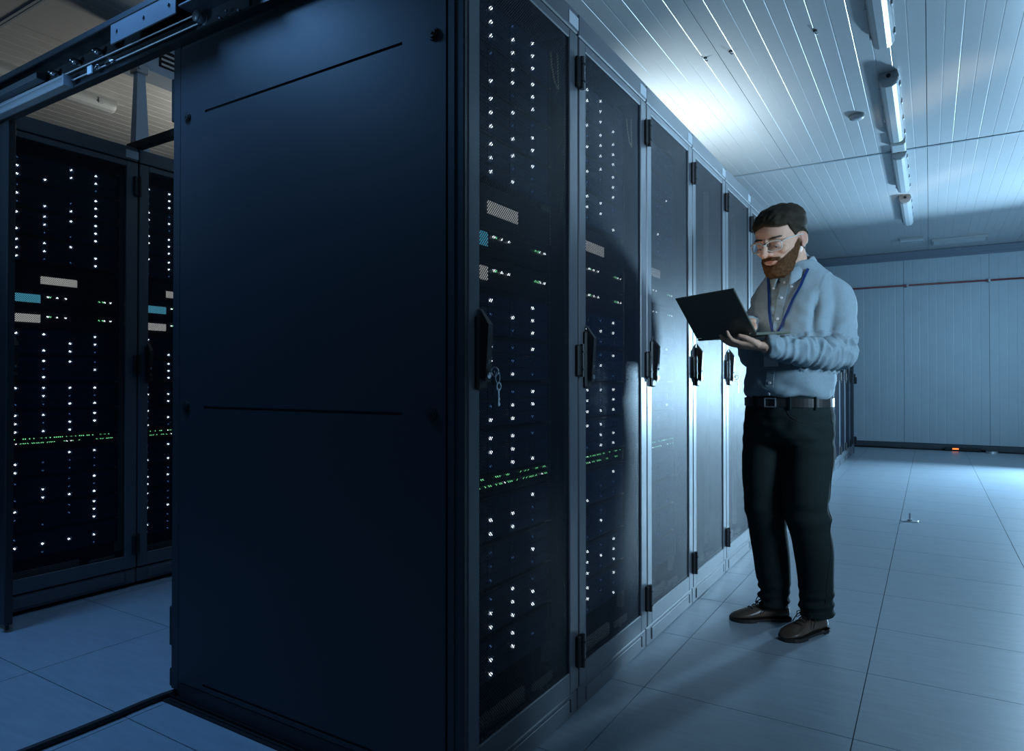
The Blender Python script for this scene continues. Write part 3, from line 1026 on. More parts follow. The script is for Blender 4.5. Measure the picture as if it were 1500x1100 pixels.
# torso core (kept inside the clothes)
mb.loft([sell(0, yc, z, a, b) for z, yc, a, b in ((0.86, -.02, .150, .11), (1.0, -.02, .155, .115), (1.15, -.035, .155, .11), (1.30, -.065, .155, .108), (1.40, -.09, .15, .095),
                                                  (1.46, -.10, .12, .075), (1.50, -.10, .07, .06))])
LEGL = [(-.085, -.03, .88), (-.092, -.02, .75), (-.094, .010, .60), (-.096, .012, .50), (-.100, -.025, .38), (-.102, -.050, .25), (-.102, -.055, .14), (-.102, -.050, .07)]
LEGR = [(.085, -.01, .88), (.090, .010, .75), (.088, .020, .60), (.084, .020, .50), (.082, .0, .38), (.080, -.028, .25), (.080, -.045, .14), (.080, -.045, .07)]
for lg in (LEGL, LEGR):
    mb.tube(lg, [.085, .078, .066, .056, .054, .048, .038, .036], 18)
ARML = [(-.110, -.110, 1.448), (-.148, -.122, 1.415), (-.172, -.116, 1.33), (-.188, -.090, 1.225), (-.188, -.064, 1.168), (-.172, .030, 1.166), (-.120, .160, 1.176), (-.080, .252, 1.187), (-.06, .285, 1.190)]
ARMR = [(.120, -.105, 1.445), (.160, -.118, 1.402), (.200, -.128, 1.32), (.212, -.115, 1.21), (.205, -.088, 1.172), (.178, -.025, 1.215), (.145, .040, 1.280), (.124, .080, 1.306)]
mb.tube(ARML, [.06, .058, .050, .045, .044, .042, .035, .029, .027], 16)
mb.tube(ARMR, [.06, .058, .050, .045, .044, .040, .032, .027], 16)
mb.tube([(0, -.105, 1.44), (0, -.090, 1.50), (0, -.060, 1.565), (0, -.022, 1.635)], [.075, .066, .062, .062], 24)
# hands
hand(mb, (-.06, .285, 1.190), (.82, .56, .09), (0.10, -0.12, 1), (-.6, .8, 0.05),
     [(0.30, 0.55, 0.35), (0.14, 0.30, 0.30), (0.10, 0.22, 0.25), (0.05, 0.2, 0.2)],
     [(0.022, 0.014, 0.010), (0.050, 0.020, 0.020), (0.074, 0.020, 0.026)])
hand(mb, (.124, .080, 1.306), (-.06, .96, -.27), (0, -0.25, -1), (-1, 0, 0),
     [(0.35, 0.35, 0.3), (0.3, 0.4, 0.3), (0.3, 0.4, 0.3), (0.3, 0.35, 0.3)],
     [(0.022, 0.020, 0.006), (0.045, 0.032, 0.012), (0.066, 0.036, 0.016)])
# head
hr = []
for z, yf, yb, hw, nn in ((-.128, .070, .040, .018, 2.0), (-.120, .086, .015, .034, 2.1), (-.105, .094, -.012, .042, 2.2), (-.085, .094, -.040, .051, 2.3), (-.065, .093, -.062, .060, 2.3),
                          (-.042, .092, -.078, .065, 2.3), (-.020, .090, -.090, .070, 2.3), (0.0, .088, -.098, .073, 2.35), (.025, .094, -.104, .075, 2.35), (.050, .091, -.106, .076, 2.3),
                          (.075, .080, -.102, .072, 2.25), (.095, .060, -.088, .061, 2.2), (.110, .034, -.064, .043, 2.1), (.117, .006, -.036, .020, 2.0)):
    hr.append([HM @ v for v in sell(0, (yf + yb) / 2, z, hw, (yf - yb) / 2, nn, 40)])
mb.loft(hr)
# nose, lips, ears, lids
mb.tube([hp(0, .088, .018), hp(0, .100, .002), hp(0, .113, -.016), hp(0, .123, -.033), hp(0, .115, -.043)], [.009 * HS, .010 * HS, .012 * HS, .0118 * HS, .008 * HS], 12)
for s_ in (-1, 1):
    mb.ell(hp(s_ * .0125, .102, -.036), (.0078 * HS, .011 * HS, .007 * HS))
    rot = Euler((R(-14), 0, s_ * R(18)))
    mb.ell(hp(s_ * .0800, -.016, -.006), (.0068 * HS, .0185 * HS, .030 * HS), rot)
    mb.ell(hp(s_ * .077, -.008, -.032), (.006 * HS, .010 * HS, .013 * HS))
    mb.ell(hp(s_ * .031, .0800, .0005), (.0172 * HS, .0140 * HS, .0130 * HS), Euler((R(-12), 0, 0)))
    mb.ell(hp(s_ * .031, .0780, -.0140), (.0155 * HS, .0105 * HS, .0050 * HS))
    mb.ell(hp(s_ * .040, .078, .018), (.024 * HS, .014 * HS, .007 * HS), Euler((R(-20), s_ * R(8), s_ * R(-25))))
    mb.ell(hp(s_ * .042, .066, -.028), (.022 * HS, .018 * HS, .018 * HS))
mb.ell(hp(0, .0935, -.0635), (.021 * HS, .0070 * HS, .0040 * HS))
mb.ell(hp(0, .0920, -.0715), (.018 * HS, .0072 * HS, .0045 * HS))
me = mb.mesh('body', None)
body = remesh(me, 0.0036, 3, 0.5)
a = coords(body)
nrm = normals(body)
hl = (np.c_[a, np.ones(len(a))] @ np.array(HMi).T)[:, :3]
ishead = (hl[:, 2] > -0.15) & (np.abs(hl[:, 0]) < 0.1) & (np.abs(hl[:, 1]) < 0.16) & (a[:, 2] > 1.43)
hax = np.array(HM.to_3x3().normalized())


def push(c, r, v):
    """move surface points near head-point c by head-vector v with a gaussian falloff"""
    d2 = (((hl - np.array(c)) / np.array(r)) ** 2).sum(1)
    wgt = np.exp(-d2 * 2) * ishead
    a[:] += (wgt[:, None] * (hax @ np.array(v))[None, :])


for s_ in (-1, 1):
    push((s_ * .014, .092, .004), (.010, .02, .014), (0, -.006, 0))          # inner eye corner
    push((s_ * .031, .094, -.010), (.020, .02, .007), (0, -.005, 0))         # below the lid
    push((s_ * .058, .055, -.055), (.016, .03, .022), (-s_ * .006, -.003, 0))  # hollow of the cheek
    push((s_ * .0860, -.013, -.002), (.012, .011, .018), (-s_ * .007, .002, 0))  # ear bowl
    push((s_ * .070, .045, .040), (.012, .03, .025), (-s_ * .004, 0, 0))     # temple
push((0, .102, -.0675), (.022, .012, .0022), (0, -.006, 0))                  # mouth line
push((0, .098, -.083), (.020, .012, .006), (0, -.005, 0))                    # below the lip
push((0, .096, -.108), (.024, .02, .014), (0, .006, 0))                      # chin
setco(body, a)
# flush on the lips, ears and nose tip
fl = np.exp(-(((hl - np.array((0, .098, -.067))) / np.array((.024, .02, .010))) ** 2).sum(1) * 1.2) * 0.9
for s_ in (-1, 1):
    fl += 0.5 * np.exp(-(((hl - np.array((s_ * .080, -.01, -.005))) / np.array((.02, .025, .035))) ** 2).sum(1))
fl += 0.35 * np.exp(-(((hl - np.array((0, .112, -.034))) / np.array((.02, .02, .014))) ** 2).sum(1))
fl = np.clip(fl * ishead, 0, 1)
at = body.attributes.new('flush', 'FLOAT', 'POINT')
at.data.foreach_set('value', fl.astype(np.float32))
body.materials.append(M_SKIN)
smoothshade(body)
place(body, 'body', MAN)


def shell(name, mask, thick, m, parent, jitter=0.0, jscale=60.0):
    """skin of the head where mask > 0, lifted along the normals"""
    nrm_ = normals(body)
    co = coords(body)
    hl_ = (np.c_[co, np.ones(len(co))] @ np.array(HMi).T)[:, :3]
    mk = np.where(ishead, mask(hl_), -9.0)
    keep = mk > -1.2
    idx = -np.ones(len(co), int)
    faces = []
    for p in body.polygons:
        if all(keep[v] for v in p.vertices):
            faces.append(tuple(p.vertices))
    used = sorted({v for f in faces for v in f})
    for i, v in enumerate(used):
        idx[v] = i
    th = np.clip(mk, 0, 1)
    mk = np.clip(mk, -2, 2)
    th = th * th * (3 - 2 * th)
    out = []
    for v in used:
        p = Vector(co[v])
        q = hl_[v]
        tt = thick(q) * th[v]
        if jitter:
            tt *= 1 + jitter * noise.noise(Vector((q[0] * jscale, q[1] * jscale * .4, q[2] * jscale)))
        out.append(p + Vector(nrm_[v]) * (tt - 0.0016 + 0.0012 * min(1, max(mk[v], -1))))
    me_ = bpy.data.meshes.new(name)
    me_.from_pydata(out, [], [tuple(idx[v] for v in f) for f in faces])
    ed = me_.attributes.new('edge', 'FLOAT', 'POINT')
    ed.data.foreach_set('value', np.array([mk[v] for v in used], np.float32))
    me_.materials.append(m)
    smoothshade(me_)
    me_.update()
    return place(me_, name, parent)


def ss(e0, e1, x):
    t_ = np.clip((x - e0) / (e1 - e0), 0, 1)
    return t_ * t_ * (3 - 2 * t_)


def hair_mask(q):
    x, y, z = q[:, 0], q[:, 1], q[:, 2]
    # hairline: high over the forehead, deeper at the temple, in front of and round the ear, nape
    line = np.where(y > 0.045, 0.066 - 0.014 * np.clip(np.abs(x) / 0.05, 0, 1.0), 0)
    side = 0.066 - 0.014 - (0.045 - np.clip(y, 0.022, 0.045)) / 0.023 * 0.058
    line = np.where(y <= 0.045, side, line)
    back = -0.006 - (0.022 - np.clip(y, -0.07, 0.022)) / 0.092 * 0.062
    ear = np.where((y < 0.012) & (y > -0.034) & (z < 0.020), -0.012, 0)
    line = np.where(y <= 0.022, back, line)
    mk = (z - line) / 0.013
    near_ear = np.exp(-(((y + 0.010) / 0.024) ** 2 + ((z + 0.008) / 0.030) ** 2)) * (np.abs(x) > 0.055)
    return mk - near_ear * 6


def hair_thick(q):
    x, y, z = q
    top = max(0.0, min(1.0, (z - 0.02) / 0.08))
    return 0.0055 + 0.013 * top + 0.002 * max(0, min(1, (y - 0.02) / 0.06)) * top


shell('hair', hair_mask, hair_thick, M_HAIR, MAN, 0.28, 70)


def beard_mask(q):
    x, y, z = q[:, 0], q[:, 1], q[:, 2]
    ax = np.abs(x)
    # cheek line from the sideburn down to the mouth corner
    line = np.where(y < 0.030, 0.010 - np.clip(y + 0.0, -0.02, 0.03) * 1.0, -0.020 - 0.006 - (np.clip(y, 0.03, 0.085) - 0.030) * 0.60)
    mk = (line - z) / 0.011
    rear = (y + 0.006 - np.clip(-z - 0.04, 0, 1) * 0.35) / 0.010
    mk = np.minimum(mk, np.maximum(rear, (y - 0.012) / 0.010))
    mous = np.minimum((0.040 - ax) / 0.008, np.minimum((-0.0450 - z - ax * 0.16) / 0.004, (z + 0.0640 + ax * 0.45) / 0.004))
    mk = np.where((y > 0.076) & (z > -0.064) & (ax < 0.036), np.maximum(mous, np.where(ax > 0.026, mk, -9)), mk)
    lips = np.exp(-((ax / 0.021) ** 4 + ((z + 0.0700) / 0.0068) ** 4)) * (y > 0.07)
    mk = mk - lips * 5
    mk = np.where((z > -0.043) & (y > 0.080), -2, mk)
    ear = np.exp(-(((y + 0.010) / 0.022) ** 2 + ((z + 0.008) / 0.036) ** 2)) * (ax > 0.0735)
    mk = mk - ear * 5
    neck = (z + 0.142 + np.clip(0.05 - y, 0, 0.1) * 0.55) / 0.010
    return np.minimum(mk, neck)


def beard_thick(q):
    x, y, z = q
    chin = max(0, min(1, (-z - 0.06) / 0.05)) * max(0, min(1, (y - 0.0) / 0.06))
    return 0.0050 + 0.006 * chin


shell('beard', beard_mask, beard_thick, M_BEARD, MAN, 0.5, 120)


def brow_mask(q):
    x, y, z = q[:, 0], q[:, 1], q[:, 2]
    ax = np.abs(x)
    c = 0.0205 + 0.0025 * np.sin(np.clip((ax - 0.014) / 0.042, 0, 1) * PI * 0.8)
    mk = np.minimum(1 - np.abs(z - c) / 0.0046, np.minimum((ax - 0.012) / 0.005, (0.057 - ax) / 0.010))
    return np.where(y > 0.05, mk * 1.3, -1)


shell('eyebrows', brow_mask, lambda q: 0.0028, M_BROW, MAN, 0.3, 150)

for s_ in (-1, 1):
    e = MB()
    e.ell(hp(s_ * .031, .0780, -.0082), (.0108 * HS,) * 3, None, 20, 12)
    eo = e.done('eye', M_EYEW, MAN, True)
    e = MB()
    dirv = Vector((0.0, 0.90, -0.43)).normalized()
    c_ = Vector((s_ * .031, .0780, -.0082)) + dirv * .0080
    e.ell(HM @ c_, (.0052 * HS, .0032 * HS, .0052 * HS), HM.to_euler(), 14, 8)
    e.done('iris', M_IRIS, eo, True)

# glasses
g = MB()
for s_ in (-1, 1):
    pts = []
    for k in range(25):
        t_ = 2 * PI * k / 24
        c, s = math.cos(t_), math.sin(t_)
        x = .0265 * math.copysign(abs(c) ** 0.62, c)
        z = .0175 * math.copysign(abs(s) ** 0.70, s)
        z += 0.002 * (1 if s > 0 else 0)
        pts.append(hp(s_ * .0335 + x, .1085 - (abs(s_ * .0335 + x) / .06) ** 2 * .013, -.007 + z))
    g.tube(pts, .0025 * HS, 8, False)
    g.tube([hp(s_ * .059, .096, .004), hp(s_ * .067, .090, .006), hp(s_ * .073, .075, .009), hp(s_ * .0785, .020, .008), hp(s_ * .080, -.010, .006), hp(s_ * .080, -.026, -.006)], .0024 * HS, 8)
g.tube([hp(-.0080, .108, -.002), hp(-.004, .113, .002), hp(.004, .113, .002), hp(.0080, .108, -.002)], .0026 * HS, 8)
gl = g.done('glasses', M_GLASSFR, MAN, True)
tag(gl, 'clear-framed glasses')
for s_ in (-1, 1):
    g = MB()
    ring = []
    for k in range(24):
        t_ = 2 * PI * k / 24
        c, s = math.cos(t_), math.sin(t_)
        x = .0265 * math.copysign(abs(c) ** 0.62, c)
        z = .0175 * math.copysign(abs(s) ** 0.70, s) + (0.002 if s > 0 else 0)
        ring.append((s_ * .0335 + x, .1085 - (abs(s_ * .0335 + x) / .06) ** 2 * .013, -.006 + z))
    g.loft([[hp(x, y - .0006, z) for x, y, z in ring], [hp(x, y + .0006, z) for x, y, z in ring]])
    g.done('lens', M_LENS, gl)

# --- shirt
mb = MB()
tor = [(0.984, -.020, .170, .138), (0.992, -.020, .183, .152), (1.02, -.024, .190, .160), (1.10, -.034, .186, .152), (1.20, -.048, .180, .140), (1.30, -.068, .182, .134), (1.38, -.086, .186, .128),
       (1.43, -.098, .184, .122), (1.475, -.104, .170, .110), (1.512, -.104, .142, .098), (1.542, -.098, .110, .088), (1.565, -.090, .084, .080)]
mb.loft([sell(0, yc, z, a_, b_, 2.25, 48) for z, yc, a_, b_ in tor])


def densify(pts, rad, n):
    pts = [Vector(p) for p in pts]
    out, ro = [], []
    L = [0]
    for p, q in zip(pts, pts[1:]):
        L.append(L[-1] + (q - p).length)
    for k in range(n):
        s = L[-1] * k / (n - 1)
        i = max(j for j in range(len(L)) if L[j] <= s + 1e-9)
        i = min(i, len(pts) - 2)
        f = (s - L[i]) / (L[i + 1] - L[i])
        # catmull-rom
        p0, p1, p2, p3 = pts[max(i - 1, 0)], pts[i], pts[i + 1], pts[min(i + 2, len(pts) - 1)]
        out.append(0.5 * ((2 * p1) + (p2 - p0) * f + (2 * p0 - 5 * p1 + 4 * p2 - p3) * f * f + (3 * p1 - p0 - 3 * p2 + p3) * f ** 3))
        ro.append(rad[i] * (1 - f) + rad[i + 1] * f)
    return out, ro


def sleeve(mb, pts, rad, folds):
    p, r = densify(pts, rad, 70)
    r = [rr * (1 + sum(am * math.exp(-((k / 69 - c) / wd) ** 2) * math.sin((k / 69) * fr + ph) for c, wd, am, fr, ph in folds)) for k, rr in enumerate(r)]
    mb.tube(p, r, 24)


sleeve(mb, ARML[:8] + [(-.067, .274, 1.189)], [.068, .072, .071, .067, .064, .060, .053, .045, .041],
       [(0.50, 0.10, 0.07, 70, 0.3), (0.62, 0.12, 0.08, 85, 1.0), (0.85, 0.12, 0.05, 120, 0)])
sleeve(mb, ARMR, [.066, .068, .067, .068, .064, .058, .048, .040], [(0.55, 0.12, 0.07, 70, 0.3), (0.85, 0.12, 0.05, 110, 0)])
shirt_me = remesh(mb.mesh('shirt'), 0.0060, 9, 0.6)
a = coords(shirt_me)
n_ = normals(shirt_me)
elb = np.array((-.188, -.064, 1.168))
sh = np.array((-.165, -.12, 1.42))
wr = np.array((-.07, .27, 1.19))
fdir = (wr - elb) / np.linalg.norm(wr - elb)
udir = (elb - sh) / np.linalg.norm(elb - sh)
for i in range(len(a)):
    p = a[i]
    v = Vector(p)
    # long soft folds: noise stretched across the pull direction
    arm = np.linalg.norm(np.cross(p - elb, fdir)) < 0.085 and (p - elb) @ fdir > -0.06 and p[0] < -0.06
    if arm:
        t_ = (p - elb) @ fdir
        q = Vector((t_ * 34, v.x * 9 + v.z * 10, v.z * 16))
        d = 0.0150 * (1 - abs(noise.noise(q)) * 2.4) * (0.6 + 0.4 * math.exp(-(t_ / 0.15) ** 2))
    elif p[0] < -0.14 and p[2] > 1.12:
        q = Vector((v.x * 8, v.y * 8 + v.z * 3, v.z * 9))
        d = 0.010 * noise.noise(q * 1.4) + 0.010 * noise.noise(q * 3.1) * max(0, min(1, (1.35 - p[2]) / 0.15))
    else:
        low = max(0.0, min(1.0, (1.16 - p[2]) / 0.14))
        q = Vector((v.x * 7 + v.z * 5, v.y * 8, v.z * 10 - v.x * 4))
        d = 0.009 * noise.noise(q) + 0.013 * low * noise.noise(Vector((v.x * 9, v.y * 9, v.z * 26))) + 0.003 * noise.noise(q * 3)
        # drag lines from the left armpit across the chest
        d += 0.014 * math.exp(-((p[2] - 1.30 - p[0] * 0.4) / 0.09) ** 2) * noise.noise(Vector((v.x * 7 + v.z * 12, 3.3, v.z * 24 - v.x * 14)))
    # creases where the sleeves hang against the chest
    if n_[i][1] > -0.3:
        for s_, xc in ((-1, -.136), (1, .160)):
            d -= 0.020 * math.exp(-((p[0] - xc) / 0.013) ** 2) * max(0, min(1, (p[2] - 1.20) / 0.06, (1.45 - p[2]) / 0.08))
    a[i] = p + n_[i] * d
setco(shirt_me, a)
shirt_me.materials.append(M_SHIRT)
smoothshade(shirt_me)
shirt = place(shirt_me, 'shirt', MAN)
bvh = BVHTree.FromPolygons([Vector(v) for v in a], [tuple(p.vertices) for p in shirt_me.polygons])


def on_shirt(x, z, off=0.003, lat=0.0):
    h = bvh.ray_cast(Vector((x, 1.0, z)), Vector((lat, -1, 0)).normalized())
    if h[0] is None:
        return None
    return h[0] + h[1] * off, h[1]


def ribbon(name, path, width, thick, m, parent, off=0.003, n=24):
    """strap that follows the shirt front along (x, z) path points"""
    p3 = [Vector((x, 0, z)) for x, z in path]
    dens, _ = densify(p3, [0] * len(p3), n)
    hits = [on_shirt(p.x, p.z, off) for p in dens]
    hits = [h for h in hits if h]
    pos = [h[0] for h in hits]
    for _ in range(3):
        pos = [pos[0]] + [(pos[i - 1] + pos[i] * 2 + pos[i + 1]) / 4 for i in range(1, len(pos) - 1)] + [pos[-1]]
    mb = MB()
    rings = []
    for i, p in enumerate(pos):
        t_ = (pos[min(i + 1, len(pos) - 1)] - pos[max(i - 1, 0)]).normalized()
        nn = hits[i][1]
        s = t_.cross(nn).normalized()
        nn = s.cross(t_).normalized()
        rings.append([p + s * width / 2, p + s * width / 2 + nn * thick, p - s * width / 2 + nn * thick, p - s * width / 2])
    mb.loft(rings)
    return mb.done(name, m, parent)


ribbon('placket', [(0, 1.515), (0, 1.40), (0, 1.25), (0, 1.10), (0, 0.985)], 0.034, 0.0022, M_SHIRT, shirt, 0.0012, 40)
for z in (1.475, 1.405, 1.315, 1.225, 1.135, 1.045, 1.0):
    h = on_shirt(0, z, 0.003)
    if h:
        MB().cyl(h[0], h[0] + h[1] * 0.0028, 0.0062, 14).done('button', M_BUTTON, shirt)
# collar
mb = MB()
rings = []
NC = 40
for k in range(NC + 1):
    th = R(90 + 17) + (2 * PI - R(34)) * k / NC      # angle from +x; front gap at +y
    dirx, diry = math.cos(th), math.sin(th)
    fr = max(0.0, diry)                              # 1 in front
    end = max(0, 1 - min(k, NC - k) / 5.0)
    cz = 1.560 - 0.060 * fr - 0.008 * abs(dirx) + 0.012 * max(0, -diry)
    drop = 0.034 + 0.016 * fr + 0.030 * end
    cx_, cy_ = 0, -0.080 + 0.010 * fr
    prof = [(0.068, -0.02), (0.070, 0.030), (0.074, 0.036), (0.079, 0.032), (0.079 + 0.016 + 0.014 * end, 0.034 - drop), (0.0755 + 0.016 + 0.014 * end, 0.032 - drop), (0.0735, 0.020), (0.0725, -0.02)]
    rings.append([Vector((cx_ + dirx * r, cy_ + diry * r * 1.04, cz + z)) for r, z in prof])
mb.loft(rings)
mb.done('collar', M_SHIRT, shirt, True)
for s_ in (-1, 1):
    p = Vector((s_ * 0.040, 0.024, 1.452))
    MB().cyl(p, p + Vector((0, 0.004, 0.001)), 0.005, 12).done('button', M_BUTTON, shirt)
# lanyard and badge
ly = ribbon('lanyard', [(-0.088, 1.525), (-0.075, 1.47), (-0.055, 1.40), (-0.030, 1.32), (-0.004, 1.235), (0.0, 1.18)], 0.011, 0.0016, M_BLUE, MAN, 0.006, 30)
ribbon('strap', [(0.088, 1.525), (0.075, 1.47), (0.055, 1.40), (0.034, 1.32), (0.008, 1.235), (0.002, 1.18)], 0.011, 0.0016, M_BLUE, ly, 0.006, 30)
tag(ly, 'royal blue lanyard strap')
h = on_shirt(0, 1.135, 0.008)
bp_ = h[0]
bd = MB()
bd.box(bp_.x - 0.032, bp_.x + 0.032, bp_.y + 0.004, bp_.y + 0.007, bp_.z - 0.024, bp_.z + 0.022, 0.001)
bo = bd.done('badge', mat('badge_card', (0.55, 0.58, 0.60), rough=0.3), MAN)
MB().box(bp_.x - 0.010, bp_.x + 0.010, bp_.y + 0.002, bp_.y + 0.008, bp_.z + 0.022, bp_.z + 0.050, 0.002).done('clip', M_RUBBER, bo)

# --- trousers
mb = MB()
mb.loft([sell(0, yc, z, a_, b_, 2.3, 44) for z, yc, a_, b_ in ((.995, -.020, .172, .138), (.965, -.020, .177, .143), (.92, -.020, .184, .149), (.87, -.018, .185, .150), (.82, -.016, .178, .140), (.79, -.012, .155, .112))])


def leg(mb, pts, rad, folds):
    p, r = densify(pts, rad, 90)
    r = [rr * (1 + sum(am * math.exp(-((k / 89 - c) / wd) ** 2) * math.sin((k / 89) * fr + ph) for c, wd, am, fr, ph in folds)) for k, rr in enumerate(r)]
    mb.tube(p, r, 28)


RL = [.104, .100, .091, .083, .078, .073, .066, .065]
leg(mb, LEGL[:-1] + [(-.102, -.048, .064)], RL, [(0.95, 0.07, 0.05, 130, 0)])
leg(mb, LEGR[:-1] + [(.080, -.043, .064)], RL, [(0.94, 0.08, 0.05, 120, 1)])
tr_me = remesh(mb.mesh('trousers'), 0.0065, 4, 0.6)
a = coords(tr_me)
n_ = normals(tr_me)
for i in range(len(a)):
    p = a[i]
    v = Vector(p)
    kn = math.exp(-((p[2] - 0.50) / 0.06) ** 2)
    an = max(0, min(1, (0.20 - p[2]) / 0.10))
    cr = math.exp(-((p[2] - 0.84) / 0.10) ** 2)
    d = 0.006 * noise.noise(v * 7) + 0.008 * (kn + an) * noise.noise(Vector((v.x * 8 + v.z * 7, v.y * 8, v.z * 24)))
    d += 0.010 * cr * noise.noise(Vector((v.x * 14 + v.z * 20, v.y * 7, v.z * 18 - v.x * 10)))
    # cloth breaking over the back of the knee and bagging just below it
    back = max(0.0, -n_[i][1])
    d += -0.016 * back * math.exp(-((p[2] - 0.545) / 0.020) ** 2) + 0.012 * math.exp(-((p[2] - 0.485) / 0.030) ** 2) * (0.4 + back)
    d += 0.006 * an * math.sin(p[2] * 150 + p[0] * 30)
    a[i] = p + n_[i] * d
setco(tr_me, a)
tr_me.materials.append(M_TROUSER)
smoothshade(tr_me)
tro = place(tr_me, 'trousers', MAN)
bt = BVHTree.FromPolygons([Vector(v) for v in a], [tuple(p.vertices) for p in tr_me.polygons])


def seam(name, pts, r, m=M_LACE):
    mb = MB()
    out = []
    for (x, y, z), d in pts:
        hit = bt.ray_cast(Vector((x, y, z)), Vector(d))
        if hit[0] is not None:
            out.append(hit[0] + hit[1] * (r * 0.2))
    if len(out) > 2:
        mb.tube(out, r, 6)
        mb.done(name, m, tro)


seam('side_seam', [((-1.0, -.02 - .0 * z, z), (1, 0, 0)) for z in np.linspace(0.93, 0.12, 50)], 0.0016)
seam('pocket_seam', [((-.165 + 0.10 * math.sin(t_ * PI / 2), 1.0, 0.945 - 0.05 * math.sin(t_ * PI)* 0 - 0.065 * math.cos(t_ * PI / 2)), (0, -1, 0)) for t_ in np.linspace(0, 1, 14)], 0.0016)
# belt
mb = MB()
outer = sell(0, -.020, 0, .1810, .1470, 2.3, 60)
inner = sell(0, -.020, 0, .1740, .1400, 2.3, 60)
rings = []
for k in range(61):
    o_, i_ = outer[k % 60], inner[k % 60]
    rings.append([Vector((i_.x, i_.y, .946)), Vector((o_.x, o_.y, .946)), Vector((o_.x, o_.y, .982)), Vector((i_.x, i_.y, .982))])
mb.loft(rings)
belt = mb.done('belt', M_BELT, MAN)
y = .127
mb = MB()
for b in ((-.026, .026, y, y + .006, .944, .949), (-.026, .026, y, y + .006, .979, .984), (-.026, -.021, y, y + .006, .944, .984), (.021, .026, y, y + .006, .944, .984)):
    mb.box(*b, 0.001)
mb.done('buckle', M_STEEL, belt)
for x in (-.078, .078, -.158):
    yy = -.020 + .1470 * (1 - (abs(x) / .1810) ** 2.3) ** (1 / 2.3)
    MB().box(x - .006, x + .006, yy - .003, yy + .005, .936, .990, 0.001).done('belt_loop', M_TROUSER, belt)


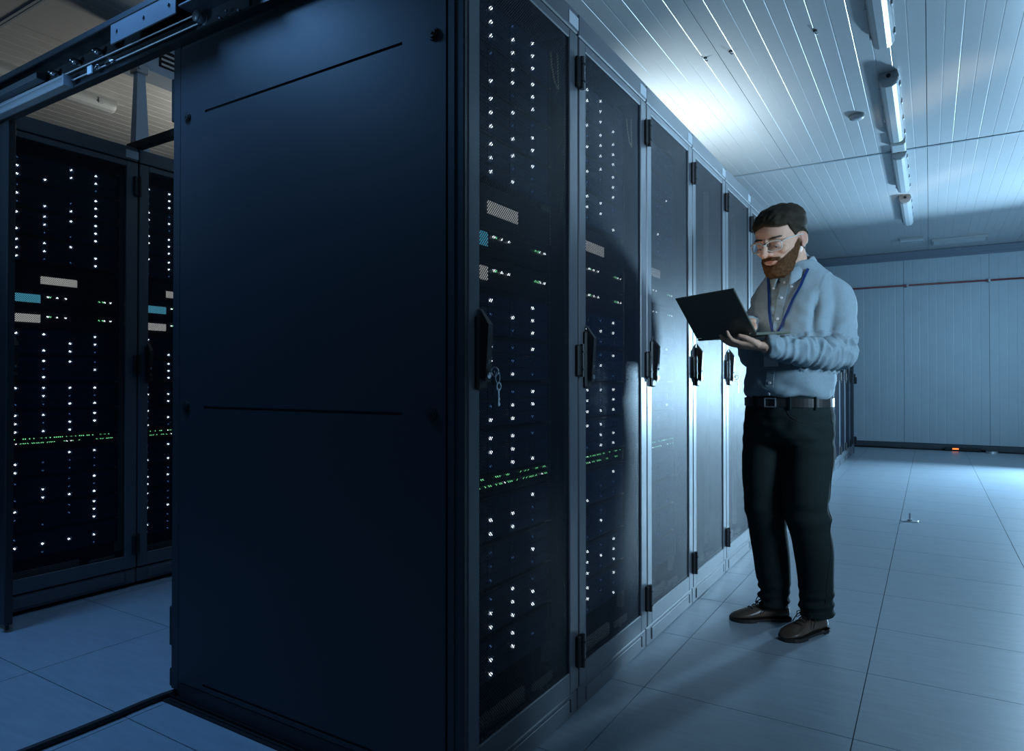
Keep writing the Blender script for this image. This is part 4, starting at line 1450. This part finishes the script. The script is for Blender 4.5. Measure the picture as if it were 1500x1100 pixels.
# --- shoes
def shoe(heel, toe, side):
    H_, T_ = Vector((*heel, 0)), Vector((*toe, 0))
    d = (T_ - H_).normalized()
    L = 0.27
    s = Vector((-d.y, d.x, 0))
    rt = thing('x', None, None)
    bpy.data.objects.remove(rt)
    prof = [(0.0, .026, .062), (0.02, .033, .072), (0.05, .036, .078), (0.08, .036, .082), (0.11, .036, .078), (0.14, .039, .068), (0.17, .044, .058), (0.20, .0475, .049), (0.23, .045, .041), (0.250, .037, .034), (0.266, .023, .026), (0.275, .010, .018)]
    mb = MB()
    rings = []
    for u, hw, hh in prof:
        c = H_ + d * (u * 0.955)
        ring = []
        for k in range(20):
            t_ = 2 * PI * k / 20
            cx, sy = math.cos(t_), math.sin(t_)
            x = hw * math.copysign(abs(cx) ** 0.8, cx)
            z = 0.014 + (hh - 0.014) * 0.5 + (hh - 0.014) * 0.5 * math.copysign(abs(sy) ** 0.75, sy)
            if z > 0.03:
                x *= 1 - 0.35 * (z - 0.03) / 0.06
            ring.append(c + s * x + Vector((0, 0, z)))
        rings.append(ring)
    mb.loft(rings)
    me = mb.mesh('shoe', M_LEATHER, True)
    up = place(me, 'shoe', MAN)
    sub = up.modifiers.new('s', 'SUBSURF')
    sub.levels = sub.render_levels = 1
    # sole and heel
    mb = MB()
    outline = [(u * 0.955, hw * 1.05 + 0.002) for u, hw, hh in prof]
    left = [H_ + d * u + s * w_ for u, w_ in outline]
    right = [H_ + d * u - s * w_ for u, w_ in outline][::-1]
    ring = left + right
    mb.loft([[p + Vector((0, 0, 0.0065 if i not in () else 0)) for i, p in enumerate(ring)], [p + Vector((0, 0, 0.0165)) for p in ring]])
    mb.done('sole', M_SOLE, up)
    mb = MB()
    hl_ = [(u, w_) for u, w_ in outline if u < 0.075]
    left = [H_ + d * u + s * w_ for u, w_ in hl_]
    right = [H_ + d * u - s * w_ for u, w_ in hl_][::-1]
    mb.loft([[p + Vector((0, 0, 0.0)) for p in left + right], [p + Vector((0, 0, 0.0165)) for p in left + right]])
    mb.done('heel', M_SOLE, up)
    # toe rests on the ground through the sole's front
    mb = MB()
    fr_ = [(u, w_) for u, w_ in outline if u > 0.14]
    left = [H_ + d * u + s * w_ * .96 for u, w_ in fr_]
    right = [H_ + d * u - s * w_ * .96 for u, w_ in fr_][::-1]
    mb.loft([[p for p in left + right], [p + Vector((0, 0, 0.008)) for p in left + right]])
    mb.done('forefoot_sole', M_SOLE, up)
    # laces and facing
    mb = MB()
    for k in range(4):
        u = 0.105 + k * 0.021
        z = 0.083 - k * 0.0085
        c = H_ + d * u
        mb.tube([c + s * 0.020 + Vector((0, 0, z - 0.006)), c + s * 0.008 + d * 0.004 + Vector((0, 0, z + 0.002)), c - s * 0.008 + d * 0.008 + Vector((0, 0, z + 0.001)), c - s * 0.020 + d * 0.010 + Vector((0, 0, z - 0.009))], 0.0024, 6)
    c = H_ + d * 0.108 + Vector((0, 0, 0.087))
    for q in (1, -1):
        mb.tube([c, c + s * q * 0.018 + d * 0.01 + Vector((0, 0, 0.012)), c + s * q * 0.036 + d * 0.018 + Vector((0, 0, 0.002)), c + s * q * 0.030 + d * 0.03 + Vector((0, 0, -0.018)), c + s * q * 0.010 + d * 0.01], 0.0022, 6)
        mb.tube([c, c + s * q * 0.024 - d * 0.004 + Vector((0, 0, 0.006)), c + s * q * 0.044 + d * 0.010 + Vector((0, 0, -0.016)), c + s * q * 0.050 + d * 0.03 + Vector((0, 0, -0.042))], 0.0022, 6)
    mb.done('laces', M_LACE, up)
    return up


shoe((-.112, -.102), (-.066, .15), 1)
shoe((.048, -.108), (.198, .087), -1)

# ------------------------------------------------------------------ laptop
LAP = thing('laptop', 'open dark thin laptop held up in front of the bearded man', 'laptop')
LAP.matrix_world = Matrix.Translation((0.43, 1.74, 0)) @ Matrix.Rotation(R(161.7), 4, 'Z') @ Matrix.Translation((0.0846, 0.324, 1.237)) @ \
    Matrix.Rotation(R(-8.6), 4, 'Z') @ Matrix.Rotation(R(-4.0), 4, 'X') @ Matrix.Rotation(R(1.4), 4, 'Y')
LW, LH, LD = 0.305, 0.203, 0.208
MB().box(-LW / 2, LW / 2, -LD, 0.0, -0.010, 0.001, 0.003).done('base', M_LAPTOP, LAP)
mb = MB()
for r_ in range(5):
    for k in range(13):
        x = -LW / 2 + 0.022 + k * 0.0203
        yk = -0.030 - r_ * 0.0195
        mb.box(x, x + 0.0175, yk - 0.0165, yk, 0.001, 0.0022)
tag(mb.done('keyboard', M_KEYS, LAP), kind='stuff')
MB().box(-0.05, 0.05, -LD + 0.012, -LD + 0.072, 0.001, 0.0013).done('touchpad', M_SILVER, LAP)
op = R(57.2)
lid = MB().box(-LW / 2, LW / 2, -0.0035, 0.0035, 0.0, LH, 0.002).done('lid', M_LAPTOP, LAP)
lid.location = (0, 0.002, 0.002)
lid.rotation_euler = (-(PI / 2 - op), 0, 0)
MB().box(-LW / 2 + .008, LW / 2 - .008, -0.0042, -0.0034, 0.012, LH - .008).done('screen', M_SCREEN, lid)
MB().box(-LW / 2 - .0006, LW / 2 + .0006, -0.0012, 0.0012, 0.003, LH + .0006).done('edge_trim', M_SILVER, lid)
MB().cyl((-LW / 2 + .03, 0, 0.0), (LW / 2 - .03, 0, 0.0), 0.0055, 12).done('hinge', M_LAPTOP, LAP)
